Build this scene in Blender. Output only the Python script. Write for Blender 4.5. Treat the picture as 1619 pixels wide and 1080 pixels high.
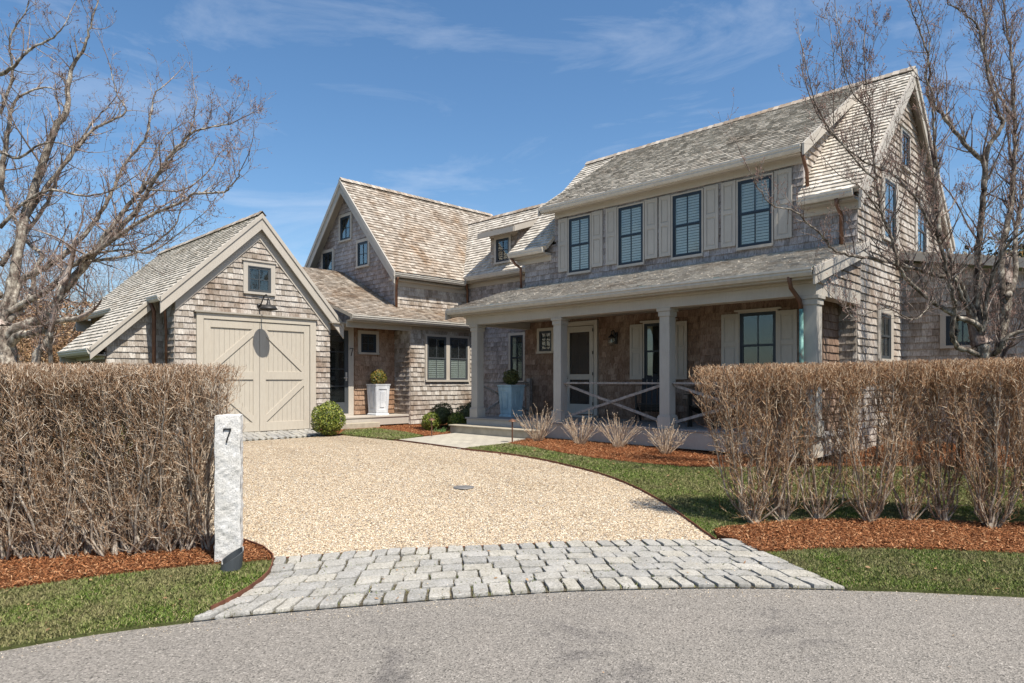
import bpy, math, random
import numpy as np
from mathutils import Vector
R_=math.radians
scene=bpy.context.scene
for o in list(bpy.data.objects): bpy.data.objects.remove(o)
COL=scene.collection
rnd=random.Random(7)
# ------------------------------------------------------------------ camera
CAMZ=1.15; FPX=1060.0; HY=603.0; CX=809.5
TH=R_(45.1)
Fw=Vector((-math.cos(TH),math.sin(TH),0)); Rt=Vector((Fw.y,-Fw.x,0))
cam=bpy.data.cameras.new('Camera'); camo=bpy.data.objects.new('Camera',cam); COL.objects.link(camo)
camo.location=(0,0,CAMZ); camo.rotation_euler=(R_(90),0,math.atan2(-Fw.x,Fw.y))
cam.sensor_width=36; cam.lens=FPX/1619*36; cam.shift_y=(HY-540)/1619; cam.clip_start=.05; cam.clip_end=5000
scene.camera=camo
# ------------------------------------------------------------------ world and sun
SDIR=Vector((1,-.11,1.65)).normalized()
EL=math.asin(SDIR.z); AZ=math.atan2(SDIR.x,SDIR.y)
world=bpy.data.worlds.new('World'); scene.world=world; world.use_nodes=True
wt=world.node_tree; wt.nodes.clear()
def wn(t,**k):
    n=wt.nodes.new(t)
    for a,b in k.items(): setattr(n,a,b)
    return n
sky=wn('ShaderNodeTexSky',sky_type='NISHITA'); sky.sun_disc=False; sky.sun_elevation=EL; sky.sun_rotation=AZ
sky.air_density=1.0; sky.dust_density=.9; sky.ozone_density=3.2
bg=wn('ShaderNodeBackground'); bg.inputs[1].default_value=.105
tc=wn('ShaderNodeTexCoord'); mp=wn('ShaderNodeMapping'); mp.inputs['Scale'].default_value=(1.2,1.2,5.0); mp.inputs['Rotation'].default_value=(.35,-.25,1.9)
nz=wn('ShaderNodeTexNoise'); nz.inputs['Scale'].default_value=1.9; nz.inputs['Detail'].default_value=9; nz.inputs['Roughness'].default_value=.62; nz.inputs['Distortion'].default_value=.9
cr=wn('ShaderNodeValToRGB'); cr.color_ramp.elements[0].position=.50; cr.color_ramp.elements[1].position=.86
cr.color_ramp.elements[0].color=(0,0,0,1); cr.color_ramp.elements[1].color=(.40,.40,.40,1)
mx=wn('ShaderNodeMixRGB'); mx.inputs[2].default_value=(6.2,6.5,7.0,1)
wo=wn('ShaderNodeOutputWorld')
L=wt.links.new
L(tc.outputs['Generated'],mp.inputs[0]); L(mp.outputs[0],nz.inputs[0]); L(nz.outputs[0],cr.inputs[0]); L(cr.outputs[0],mx.inputs[0]); hs=wn('ShaderNodeHueSaturation'); hs.inputs['Saturation'].default_value=1.15; hs.inputs['Hue'].default_value=.497; L(sky.outputs[0],hs.inputs['Color']); L(hs.outputs[0],mx.inputs[1]); L(mx.outputs[0],bg.inputs[0]); L(bg.outputs[0],wo.inputs[0])
sl=bpy.data.lights.new('Sun','SUN'); sl.energy=5.0; sl.angle=R_(.53); sl.color=(1,.93,.82)
so=bpy.data.objects.new('Sun',sl); COL.objects.link(so); so.rotation_euler=SDIR.to_track_quat('Z','Y').to_euler(); so.location=(20,-5,30)
scene.view_settings.view_transform='Standard'; scene.view_settings.look='None'; scene.view_settings.exposure=0.62; scene.view_settings.gamma=1
scene.render.engine='CYCLES'; scene.cycles.max_bounces=6; scene.cycles.transparent_max_bounces=12
scene.render.resolution_x=1024; scene.render.resolution_y=683

# ------------------------------------------------------------------ helpers
def ter(d):            # ground height by distance ahead of the road edge
    t=min(1,max(0,(d-5.2)/6.3)); t=t*t*(3-2*t)*.55+t*.45
    return -.5+.5*t
def ter_np(d):
    t=np.clip((d-5.2)/6.3,0,1); t=t*t*(3-2*t)*.55+t*.45
    return -.5+.5*t
def ray(px,py): return Fw+Rt*((px-CX)/FPX)+Vector((0,0,(HY-py)/FPX))
def gp(px,py):         # point on the ground seen at a photo pixel
    r=ray(px,py); d=8.0
    for _ in range(40): d=(CAMZ-ter(d))/max(1e-4,-r.z)*.5+d*.5
    return Vector((r.x*d,r.y*d))
def at(px,py,d):       # point at distance d ahead
    r=ray(px,py); return Vector((r.x*d,r.y*d,CAMZ+r.z*d))
def gz(x,y): return ter(x*Fw.x+y*Fw.y)
def tag(o,label=None,cat=None,group=None,kind=None):
    if label: o['label']=label
    if cat: o['category']=cat
    if group: o['group']=group
    if kind: o['kind']=kind
    return o
def empty(name,loc,rz=0):
    o=bpy.data.objects.new(name,None); COL.objects.link(o); o.location=loc; o.rotation_euler=(0,0,rz); o.empty_display_size=.2
    return o
class MB:
    def __init__(s): s.v=[]; s.f=[]
    def add(s,vs,fs):
        b=len(s.v); s.v+= [tuple(v) for v in vs]; s.f+=[tuple(i+b for i in f) for f in fs]
    def para(s,P,A,B,C):        # parallelepiped
        P=Vector(P);A=Vector(A);B=Vector(B);C=Vector(C)
        if A.cross(B).dot(C)<0: A,B=B,A
        s.add([P,P+A,P+A+B,P+B,P+C,P+A+C,P+A+B+C,P+B+C],[(0,3,2,1),(4,5,6,7),(0,1,5,4),(1,2,6,5),(2,3,7,6),(3,0,4,7)])
    def box(s,x0,x1,y0,y1,z0,z1): s.para((x0,y0,z0),(x1-x0,0,0),(0,y1-y0,0),(0,0,z1-z0))
    def run(s,P0,P1,H,T):       # board from P0 to P1 with height vector H and thickness T
        s.para(P0,Vector(P1)-Vector(P0),H,T)
    def prism(s,poly,vec):      # extrude planar polygon
        n=len(poly); poly=[Vector(p) for p in poly]; vec=Vector(vec)
        nn=Vector((0,0,0))
        for i in range(n): nn+=poly[i].cross(poly[(i+1)%n])
        if nn.dot(vec)>0: poly=poly[::-1]
        vs=poly+[p+vec for p in poly]
        s.add(vs,[tuple(range(n)),tuple(range(2*n-1,n-1,-1))]+[((i+1)%n,i,i+n,(i+1)%n+n) for i in range(n)])
    def tube(s,pts,rad,n=8,cap=True):
        pts=[Vector(p) for p in pts]; rings=[]
        if not hasattr(rad,'__len__'): rad=[rad]*len(pts)
        prev=None
        for i,p in enumerate(pts):
            t=(pts[min(i+1,len(pts)-1)]-pts[max(i-1,0)]).normalized()
            if prev is None:
                a=t.cross(Vector((0,0,1)));
                if a.length<.05: a=t.cross(Vector((1,0,0)))
            else: a=prev-t*prev.dot(t)
            a.normalize(); prev=a; b=t.cross(a)
            rings.append([p+(a*math.cos(k*2*math.pi/n)+b*math.sin(k*2*math.pi/n))*rad[i] for k in range(n)])
        vs=[v for r in rings for v in r]; fs=[]
        for i in range(len(pts)-1):
            for k in range(n):
                k2=(k+1)%n; fs.append((i*n+k,i*n+k2,(i+1)*n+k2,(i+1)*n+k))
        if cap: fs.append(tuple(range(n-1,-1,-1))); fs.append(tuple((len(pts)-1)*n+k for k in range(n)))
        s.add(vs,fs)
    def lathe(s,prof,c,n=20):   # profile (r,z) round a vertical axis at c
        c=Vector(c); vs=[];fs=[]
        for r,z in prof:
            for k in range(n): a=k*2*math.pi/n; vs.append(c+Vector((r*math.cos(a),r*math.sin(a),z)))
        for i in range(len(prof)-1):
            for k in range(n):
                k2=(k+1)%n; fs.append((i*n+k,i*n+k2,(i+1)*n+k2,(i+1)*n+k))
        s.add(vs,fs)
    def build(s,name,mat,parent=None,smooth=False,bevel=0):
        me=bpy.data.meshes.new(name)
        off=Vector((0,0,0))
        if parent:
            p=parent
            while p: off+=p.location; p=p.parent
        me.from_pydata([(v[0]-off.x,v[1]-off.y,v[2]-off.z) for v in s.v],[],s.f)
        me.materials.append(mat)
        if smooth: me.polygons.foreach_set('use_smooth',[True]*len(me.polygons))
        o=bpy.data.objects.new(name,me); COL.objects.link(o); o.parent=parent
        if bevel:
            m=o.modifiers.new('Bevel','BEVEL'); m.width=bevel; m.segments=2; m.limit_method='ANGLE'
        return o
def npmesh(name,V,Fc,mat,parent=None,k=4,smooth=False,mats=None,midx=None):
    me=bpy.data.meshes.new(name); V=np.asarray(V,dtype=np.float32); Fc=np.asarray(Fc,dtype=np.int32)
    if parent: V=V-np.array(parent.location,dtype=np.float32)
    me.vertices.add(len(V)); me.vertices.foreach_set('co',V.ravel())
    me.loops.add(len(Fc)*k); me.loops.foreach_set('vertex_index',Fc.ravel())
    me.polygons.add(len(Fc)); me.polygons.foreach_set('loop_start',np.arange(len(Fc),dtype=np.int32)*k); 
    me.update(calc_edges=True); me.validate()
    me.materials.append(mat)
    if smooth: me.polygons.foreach_set('use_smooth',[True]*len(me.polygons))
    o=bpy.data.objects.new(name,me); COL.objects.link(o); o.parent=parent
    return o
# ------------------------------------------------------------------ materials
class NT:
    def __init__(s,name):
        s.m=bpy.data.materials.new(name); s.m.use_nodes=True; s.t=s.m.node_tree; s.b=s.t.nodes['Principled BSDF']
    def n(s,t,**k):
        q=s.t.nodes.new(t)
        for a,b in k.items():
            if a.startswith('_'): q.inputs[a[1:].replace('_',' ')].default_value=b
            else: setattr(q,a,b)
        return q
    def l(s,a,b): s.t.links.new(a,b)
    def pos(s,scale=(1,1,1)):
        g=s.n('ShaderNodeNewGeometry'); m=s.n('ShaderNodeMapping'); m.inputs['Scale'].default_value=scale; s.l(g.outputs['Position'],m.inputs[0]); return m.outputs[0]
    def noise(s,scale,detail=4,rough=.6,sc=(1,1,1),dist=0):
        q=s.n('ShaderNodeTexNoise'); q.inputs['Scale'].default_value=scale; q.inputs['Detail'].default_value=detail; q.inputs['Roughness'].default_value=rough; q.inputs['Distortion'].default_value=dist
        s.l(s.pos(sc),q.inputs[0]); return q.outputs[0]
    def ramp(s,fac,els):
        q=s.n('ShaderNodeValToRGB'); r=q.color_ramp
        while len(r.elements)<len(els): r.elements.new(.5)
        for e,(p,c) in zip(r.elements,els): e.position=p; e.color=(*c,1)
        s.l(fac,q.inputs[0]); return q.outputs[0]
    def mix(s,f,a,b,mode='MIX'):
        q=s.n('ShaderNodeMixRGB',blend_type=mode)
        for i,x in ((0,f),(1,a),(2,b)):
            if hasattr(x,'is_output') or hasattr(x,'links'): s.l(x,q.inputs[i])
            elif isinstance(x,tuple): q.inputs[i].default_value=(*x,1)
            else: q.inputs[i].default_value=x
        return q.outputs[0]
    def rpi(s): return s.n('ShaderNodeNewGeometry').outputs['Random Per Island']
    def bump(s,h,st=.5,dist=.01):
        q=s.n('ShaderNodeBump'); q.inputs['Strength'].default_value=st; q.inputs['Distance'].default_value=dist; s.l(h,q.inputs['Height']); s.l(q.outputs[0],s.b.inputs['Normal'])
    def fin(s,col,rough=.7,spec=.3,metal=0):
        if isinstance(col,tuple): s.b.inputs['Base Color'].default_value=(*col,1)
        else: s.l(col,s.b.inputs['Base Color'])
        s.b.inputs['Roughness'].default_value=rough; s.b.inputs['Specular IOR Level'].default_value=spec; s.b.inputs['Metallic'].default_value=metal
        return s.m
def m_shingle(name,cols,stain,stain_pos=.6,grain=1):
    t=NT(name)
    c=t.ramp(t.rpi(),cols)
    streak=t.ramp(t.noise(9,5,.7,(6,6,.9)),[(.32,(.50,.45,.42)),(.60,(1.15,1.15,1.15))])
    c=t.mix(1,c,streak,'MULTIPLY')
    big=t.ramp(t.noise(1.1,4,.65),[(stain_pos-.1,(0,0,0)),(stain_pos+.12,(1,1,1))])
    c=t.mix(t.mix(1,big,(.75,.75,.75),'MULTIPLY'),c,t.mix(1,c,stain,'MULTIPLY'))
    t.bump(t.noise(60,3,.6,(1.2,1.2,.12)),.5*grain,.006)
    return t.fin(c,.85,.15)
def m_roof(name,cols,stain,sp=.55):
    t=NT(name)
    c=t.ramp(t.rpi(),cols)
    streak=t.ramp(t.noise(14,4,.7),[(.3,(.72,.7,.68)),(.7,(1.1,1.1,1.1))])
    c=t.mix(1,c,streak,'MULTIPLY')
    big=t.ramp(t.noise(.9,6,.75,dist=.6),[(sp-.08,(0,0,0)),(sp+.14,(1,1,1))])
    c=t.mix(big,c,t.mix(1,c,stain,'MULTIPLY'))
    t.bump(t.noise(70,3,.6),.4,.005)
    return t.fin(c,.85,.15)
def m_paint(name,col,rough=.55,var=.10):
    t=NT(name)
    c=t.mix(1,t.ramp(t.noise(1.7,5,.6),[(.3,tuple(x*(1-var) for x in col)),(.7,tuple(x*(1+var*.5) for x in col))]),t.ramp(t.noise(40,3,.6,(1,1,.15)),[(.35,(.94,.93,.92)),(.6,(1,1,1))]),'MULTIPLY')
    t.bump(t.noise(120,2,.5,(1,1,.1)),.12,.003)
    return t.fin(c,rough,.35)
def m_plain(name,col,rough=.6,metal=0,spec=.4,var=.12,sc=12):
    t=NT(name); c=t.ramp(t.noise(sc,4,.6),[(.3,tuple(x*(1-var) for x in col)),(.7,tuple(min(1,x*(1+var)) for x in col))])
    t.bump(t.noise(sc*6,2,.5),.1,.002); return t.fin(c,rough,spec,metal)
M={}
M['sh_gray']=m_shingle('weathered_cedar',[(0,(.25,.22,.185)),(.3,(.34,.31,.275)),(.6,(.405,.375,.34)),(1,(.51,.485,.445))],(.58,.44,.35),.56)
M['sh_shade']=m_shingle('weathered_cedar_shade_tone',[(0,(.24,.225,.22)),(.4,(.31,.29,.285)),(1,(.40,.38,.38))],(.6,.45,.36),.60)  # cedar for the shaded walls; bluish sky fill put into the colour
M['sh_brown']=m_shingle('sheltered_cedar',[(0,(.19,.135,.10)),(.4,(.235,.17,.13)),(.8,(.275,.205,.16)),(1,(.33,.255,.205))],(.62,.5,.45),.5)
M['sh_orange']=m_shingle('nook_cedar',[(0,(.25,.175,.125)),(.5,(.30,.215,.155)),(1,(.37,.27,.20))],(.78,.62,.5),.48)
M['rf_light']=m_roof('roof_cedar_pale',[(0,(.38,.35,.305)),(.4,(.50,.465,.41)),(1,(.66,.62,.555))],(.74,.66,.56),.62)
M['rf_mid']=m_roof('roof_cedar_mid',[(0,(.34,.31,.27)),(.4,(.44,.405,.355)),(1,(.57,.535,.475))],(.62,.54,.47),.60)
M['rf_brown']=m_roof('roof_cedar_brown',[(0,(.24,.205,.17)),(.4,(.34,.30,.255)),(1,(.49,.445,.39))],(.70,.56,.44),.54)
M['trim']=m_paint('greige_trim',(.43,.395,.345))
M['trim2']=m_paint('greige_shutter',(.40,.375,.335))
M['door']=m_paint('garage_door_paint',(.45,.41,.345),var=.03)
M['soffit']=m_paint('soffit_paint',(.35,.32,.275))
M['navy']=m_paint('navy_sash',(.022,.032,.045),.35)
M['slate']=m_paint('slate_sash',(.06,.068,.075),.4)
M['black']=m_plain('black_metal',(.02,.02,.02),.45,.3)
M['lampm']=m_plain('dark_zinc',(.045,.043,.042),.5,.5)
M['drain']=m_plain('iron_drain',(.16,.155,.15),.6,.2)
M['copper']=m_plain('old_copper',(.16,.085,.055),.55,.5,var=.35,sc=5)
t=NT('verdigris'); M['verd']=t.fin(t.ramp(t.noise(9,5,.7,(1,1,.5)),[(.35,(.06,.045,.04)),(.5,(.10,.22,.20)),(.7,(.22,.40,.36))]),.7,.3)
M['dark']=m_plain('unlit_interior_black',(.012,.012,.013),.9)  # near black standing for the darkness of unlit rooms
M['blind']=m_paint('white_louvre',(.52,.545,.53))
M['curtain']=m_plain('cream_curtain',(.35,.33,.27),.9)
M['gutter']=m_plain('grey_gutter',(.46,.435,.39),.4,0)
M['wood']=m_plain('grey_rail_wood',(.27,.245,.225),.8,0,.2,.35,20)
M['deck']=m_paint('deck_boards',(.27,.26,.25),.7)
M['stepstone']=m_plain('step_stone',(.36,.32,.25),.85,0,.2,.2,5)
t=NT('door_wood'); M['doorwood']=t.fin(t.ramp(t.noise(7,5,.6,(4,4,.4)),[(.3,(.10,.045,.02)),(.7,(.20,.10,.05))]),.5,.4)
t=NT('window_glass')
tr=t.n('ShaderNodeBsdfTransparent'); tr.inputs[0].default_value=(.86,.89,.88,1); gl=t.n('ShaderNodeBsdfGlossy'); gl.inputs['Roughness'].default_value=.02; gl.inputs[0].default_value=(.9,.95,.95,1)
fr=t.n('ShaderNodeLayerWeight'); fr.inputs[0].default_value=.5; pw=t.n('ShaderNodeMath',operation='POWER'); pw.inputs[1].default_value=2.6; t.l(fr.outputs['Facing'],pw.inputs[0]); ad=t.n('ShaderNodeMath',operation='MULTIPLY_ADD'); ad.inputs[1].default_value=.8; ad.inputs[2].default_value=.06
mxs=t.n('ShaderNodeMixShader'); t.l(pw.outputs[0],ad.inputs[0]); t.l(ad.outputs[0],mxs.inputs[0]); t.l(tr.outputs[0],mxs.inputs[1]); t.l(gl.outputs[0],mxs.inputs[2])
bmp=t.n('ShaderNodeBump'); bmp.inputs['Strength'].default_value=.08; bmp.inputs['Distance'].default_value=.02; t.l(t.noise(2.2,2,.5),bmp.inputs['Height']); t.l(bmp.outputs[0],gl.inputs['Normal'])
t.l(mxs.outputs[0],t.t.nodes['Material Output'].inputs[0]); M['glass']=t.m
# screen mesh
t=NT('insect_screen'); tr=t.n('ShaderNodeBsdfTransparent'); mxs=t.n('ShaderNodeMixShader'); mxs.inputs[0].default_value=.45; t.l(tr.outputs[0],mxs.inputs[1]); t.l(t.b.outputs[0],mxs.inputs[2]); t.b.inputs['Base Color'].default_value=(.03,.03,.03,1); t.l(mxs.outputs[0],t.t.nodes['Material Output'].inputs[0]); M['screen']=t.m
# granite
def m_stone(name,cols,sc=60,rpi=None):
    t=NT(name); c=t.ramp(t.noise(sc,5,.75),cols)
    if rpi: c=t.mix(1,c,t.ramp(t.rpi(),rpi),'MULTIPLY')
    c=t.mix(1,c,t.ramp(t.noise(sc*.1,4,.6),[(.35,(.84,.83,.80)),(.65,(1.05,1.05,1.05))]),'MULTIPLY')
    t.bump(t.noise(sc*.35,6,.7),.7,.012); return t.fin(c,.85,.2)
M['granite']=m_stone('white_granite',[(.33,(.10,.10,.10)),(.42,(.50,.49,.475)),(.7,(.70,.69,.665))],95)
M['cobble']=m_stone('grey_cobble',[(.25,(.13,.13,.127)),(.45,(.30,.295,.28)),(.7,(.46,.45,.43))],60,[(0,(.82,.82,.82)),(.5,(.97,.96,.94)),(.85,(1.03,1.0,.93)),(1,(1.12,1.10,1.06))])
# asphalt
t=NT('asphalt'); v=t.n('ShaderNodeTexVoronoi'); v.inputs['Scale'].default_value=105; t.l(t.pos(),v.inputs[0])
c=t.ramp(v.outputs['Color'],[(.08,(.085,.078,.07)),(.35,(.20,.185,.165)),(.8,(.275,.253,.226)),(.95,(.42,.39,.35))])
c=t.mix(1,c,t.ramp(t.noise(260,2,.6),[(.3,(.6,.6,.6)),(.6,(1.1,1.1,1.1))]),'MULTIPLY')
c=t.mix(1,c,t.ramp(t.noise(1.3,6,.7,dist=.5),[(.33,(.66,.66,.68)),(.42,(.96,.96,.96)),(.75,(1.05,1.04,1.03))]),'MULTIPLY')
t.bump(v.outputs['Distance'],.8,.006); M['asphalt']=t.fin(c,.85,.25)
# gravel
GC=[(0,(.17,.15,.13)),(.10,(.34,.26,.18)),(.3,(.49,.37,.245)),(.5,(.58,.465,.325)),(.75,(.64,.55,.41)),(.9,(.70,.64,.54)),(1,(.26,.255,.25))]
t=NT('gravel'); v=t.n('ShaderNodeTexVoronoi'); v.inputs['Scale'].default_value=62; t.l(t.pos(),v.inputs[0])
sp=t.n('ShaderNodeSeparateColor'); t.l(v.outputs['Color'],sp.inputs[0])
c=t.ramp(sp.outputs[0],GC); c=t.mix(1,c,t.ramp(v.outputs['Distance'],[(.3,(1,1,1)),(.75,(.35,.32,.28))]),'MULTIPLY')
c=t.mix(1,c,t.ramp(t.noise(.55,5,.65,(.5,1.5,1)),[(.34,(.80,.78,.75)),(.5,(1,1,1)),(.7,(1.06,1.05,1.03))]),'MULTIPLY')
t.bump(t.ramp(v.outputs['Distance'],[(0,(1,1,1)),(.8,(0,0,0))]),.9,.012); M['gravel']=t.fin(c,.8,.2)
t=NT('pebble'); M['pebble']=t.fin(t.ramp(t.rpi(),GC),.75,.2)
t=NT('joint_soil'); M['joint']=t.fin(t.ramp(t.noise(30,5,.7),[(.3,(.035,.03,.022)),(.55,(.09,.078,.058)),(.75,(.09,.10,.045))]),.95,.1)
t=NT('mulch'); c=t.ramp(t.noise(55,5,.75,(1,1,1)),[(.3,(.055,.018,.008)),(.5,(.20,.07,.028)),(.7,(.34,.14,.06))]); t.bump(t.noise(50,5,.7),1,.03); M['mulch']=t.fin(c,.9,.1)
t=NT('mulch_chip'); M['chip']=t.fin(t.ramp(t.rpi(),[(0,(.06,.022,.012)),(.4,(.19,.072,.028)),(.8,(.33,.14,.06)),(1,(.48,.28,.15))]),.85,.15)
t=NT('turf'); c=t.ramp(t.noise(35,5,.7),[(.3,(.05,.05,.02)),(.6,(.095,.11,.038)),(.8,(.18,.16,.085))]); t.bump(t.noise(80,4,.7),.8,.02); M['turf']=t.fin(c,.9,.1)
t=NT('grass_blade'); c=t.ramp(t.rpi(),[(0,(.06,.115,.016)),(.5,(.14,.215,.032)),(.72,(.21,.275,.055)),(.82,(.28,.25,.12)),(1,(.42,.36,.20))])
c=t.mix(t.ramp(t.noise(1.6,4,.7),[(.40,(0,0,0)),(.62,(.75,.75,.75))]),c,(.27,.235,.12)); M['blade']=t.fin(c,.6,.25)
t=NT('bluestone'); br=t.n('ShaderNodeTexBrick'); t.l(t.pos(),br.inputs[0]); br.inputs['Scale'].default_value=1.6; br.inputs['Color1'].default_value=(.42,.39,.32,1); br.inputs['Color2'].default_value=(.36,.335,.285,1); br.inputs['Mortar'].default_value=(.2,.18,.15,1); br.inputs['Mortar Size'].default_value=.012
M['bluestone']=t.fin(t.mix(1,br.outputs[0],t.ramp(t.noise(8,5,.6),[(.3,(.85,.85,.85)),(.7,(1.1,1.1,1.1))]),'MULTIPLY'),.8,.2)
M['rust']=m_plain('rusty_edging',(.15,.06,.035),.8,.2,var=.4)
def m_bark(name,a,b,c,sc=14):
    t=NT(name); q=t.ramp(t.noise(sc,6,.7,(1,1,.6)),[(.38,a),(.52,b),(.68,c)]); t.bump(t.noise(sc*3,4,.7),.7,.01); return t.fin(q,.9,.1)
M['bark']=m_bark('lichen_bark',(.07,.055,.045),(.25,.215,.18),(.56,.53,.45))
M['twig']=m_bark('reddish_twig',(.11,.08,.068),(.27,.21,.18),(.52,.46,.41),9)
M['bark2']=m_bark('grey_bark',(.045,.035,.028),(.165,.14,.115),(.47,.44,.37))
M['twig2']=m_bark('dark_twig',(.08,.055,.046),(.20,.155,.135),(.45,.40,.35),9)
M['bud']=m_plain('bud',(.21,.125,.10),.8)
M['hstem']=m_bark('hedge_stem',(.13,.10,.075),(.27,.22,.17),(.46,.41,.34),18)
M['hstem2']=m_bark('hedge_stem_grey',(.13,.10,.08),(.28,.235,.19),(.50,.45,.38),18)
t=NT('hedge_twig'); M['htwig']=t.fin(t.ramp(t.rpi(),[(0,(.13,.06,.03)),(.35,(.29,.16,.085)),(.7,(.44,.29,.17)),(1,(.70,.58,.43))]),.85,.1)
t=NT('hedge_twig_pale'); M['htwig2']=t.fin(t.ramp(t.rpi(),[(0,(.13,.065,.032)),(.35,(.30,.185,.11)),(.7,(.47,.35,.245)),(1,(.74,.65,.53))]),.85,.1)
t=NT('tan_twig'); M['ttwig']=t.fin(t.ramp(t.rpi(),[(0,(.27,.185,.12)),(.5,(.42,.32,.225)),(1,(.60,.50,.38))]),.8,.1)
def m_leaf(name,cols):
    t=NT(name); c=t.ramp(t.rpi(),cols); q=t.fin(c,.5,.35); return q
M['box']=m_leaf('boxwood_leaf',[(0,(.04,.06,.008)),(.4,(.11,.145,.018)),(.8,(.21,.24,.035)),(1,(.32,.30,.06))])
M['boxo']=m_leaf('boxwood_leaf_bronze',[(0,(.05,.06,.01)),(.4,(.11,.13,.02)),(.75,(.20,.16,.03)),(1,(.38,.17,.03))])
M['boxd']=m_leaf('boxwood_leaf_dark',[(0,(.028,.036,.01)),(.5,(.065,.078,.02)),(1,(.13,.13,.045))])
M['brownleaf']=m_leaf('brown_leaf',[(0,(.12,.065,.035)),(.5,(.24,.135,.07)),(1,(.38,.25,.13))])
M['everleaf']=m_leaf('evergreen_leaf',[(0,(.015,.025,.01)),(.5,(.04,.05,.015)),(.85,(.10,.08,.02)),(1,(.28,.14,.03))])
M['daff']=m_leaf('fresh_leaf',[(0,(.05,.12,.03)),(1,(.12,.22,.06))])
t=NT('blue_planter'); M['bluep']=t.fin(t.ramp(t.noise(6,5,.7,(1,1,.5)),[(.3,(.25,.36,.42)),(.6,(.36,.50,.57)),(.8,(.52,.62,.66))]),.7,.2)
t=NT('lead_planter'); M['greyp']=t.fin(t.ramp(t.noise(7,5,.7,(1,1,.4)),[(.3,(.42,.44,.47)),(.55,(.56,.58,.60)),(.75,(.74,.75,.76))]),.7,.2)

# ------------------------------------------------------------------ ground
def clip_hp(poly,a,b,c):  # keep a*x+b*y<=c ; general polygon Sutherland-Hodgman
    out=[]
    for i in range(len(poly)):
        p,q=poly[i],poly[(i+1)%len(poly)]; dp=a*p[0]+b*p[1]-c; dq=a*q[0]+b*q[1]-c
        if dp<=0: out.append(p)
        if (dp<0<dq) or (dq<0<dp):
            t=dp/(dp-dq); out.append((p[0]+(q[0]-p[0])*t,p[1]+(q[1]-p[1])*t))
    return out
def smooth_poly(pts,n=4):   # Catmull-Rom through open list of 2-D points
    out=[]
    P=[pts[0]]+list(pts)+[pts[-1]]
    for i in range(1,len(P)-2):
        a,b,c,d=P[i-1],P[i],P[i+1],P[i+2]
        for k in range(n):
            t=k/n; out.append(tuple(.5*((2*b[j])+(-a[j]+c[j])*t+(2*a[j]-5*b[j]+4*c[j]-d[j])*t*t+(-a[j]+3*b[j]-3*c[j]+d[j])*t**3) for j in (0,1)))
    out.append(tuple(pts[-1])); return out
import bmesh
from mathutils.geometry import tessellate_polygon
def region(name,poly,off,mat,kind='structure',edge=0):
    bm=bmesh.new()
    area=sum(poly[i][0]*poly[(i+1)%len(poly)][1]-poly[(i+1)%len(poly)][0]*poly[i][1] for i in range(len(poly)))
    if area<0: poly=poly[::-1]
    f=bm.faces.new([bm.verts.new((p[0],p[1],0)) for p in poly])
    bm.faces.remove(f); bm.verts.ensure_lookup_table()
    for t in tessellate_polygon([[Vector((p[0],p[1],0)) for p in poly]]):
        try: bm.faces.new([bm.verts[i] for i in t])
        except ValueError: pass
    ds=[p[0]*Fw.x+p[1]*Fw.y for p in poly]
    d=5.2
    while d<11.6:
        if min(ds)<d<max(ds):
            bmesh.ops.bisect_plane(bm,geom=bm.verts[:]+bm.edges[:]+bm.faces[:],plane_co=Fw*d,plane_no=Fw)
        d+=.35
    for v in bm.verts: v.co.z=gz(v.co.x,v.co.y)+off
    if edge:
        be=[e for e in bm.edges if e.is_boundary]
        r=bmesh.ops.extrude_edge_only(bm,edges=be)
        for v in r['geom']:
            if isinstance(v,bmesh.types.BMVert): v.co.z-=edge
    bmesh.ops.recalc_face_normals(bm,faces=bm.faces[:])
    me=bpy.data.meshes.new(name); bm.to_mesh(me); bm.free(); me.materials.append(mat)
    o=bpy.data.objects.new(name,me); COL.objects.link(o)
    if kind: o['kind']=kind
    return o
def G(lst): return [tuple(gp(*p)) for p in lst]
SC=smooth_poly
# base ground to the horizon
def W(d,s): p=Fw*d+Rt*s; return (p.x,p.y)
region('ground',[W(-300,-900),W(1200,-1400),W(1200,1400),W(-300,900)],-.03,M['turf'])
road_edge=SC(G([(0,1030),(150,1004),(300,985),(400,974),(500,965),(600,957),(700,949),(800,942),(900,936),(1000,933),(1100,931),(1200,931),(1340,934),(1450,937),(1619,945)]),3)
e0=Vector(road_edge[0]); e1=Vector(road_edge[-1]); 
dl=(e0-Vector(road_edge[3])).normalized(); dr=(e1-Vector(road_edge[-4])).normalized()
left_far=[tuple(e0+dl*s+Vector(W(-s*s*.012,0))) for s in (12,6,3,1.2)]
right_far=[tuple(e1+dr*s+Vector(W(-s*s*.012,0))) for s in (1.2,3,6,12)]
full_edge=left_far+road_edge+right_far
region('road',full_edge+[W(-9,16),W(-9,-16)],.0,M['asphalt'])
i300=min(range(len(road_edge)),key=lambda i:(Vector(road_edge[i])-Vector(gp(300,985))).length)
i1340=min(range(len(road_edge)),key=lambda i:(Vector(road_edge[i])-Vector(gp(1340,934))).length)
front=road_edge[i300:i1340+1]
back=SC(G([(432,886),(520,879),(620,872),(750,866),(870,861),(1000,858),(1165,857)]),4)
left_b=SC(G([(300,985),(345,967),(395,938),(425,912),(432,886)]),4)
right_b=SC(G([(1340,934),(1285,911),(1235,889),(1200,873),(1165,857)]),4)
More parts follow.
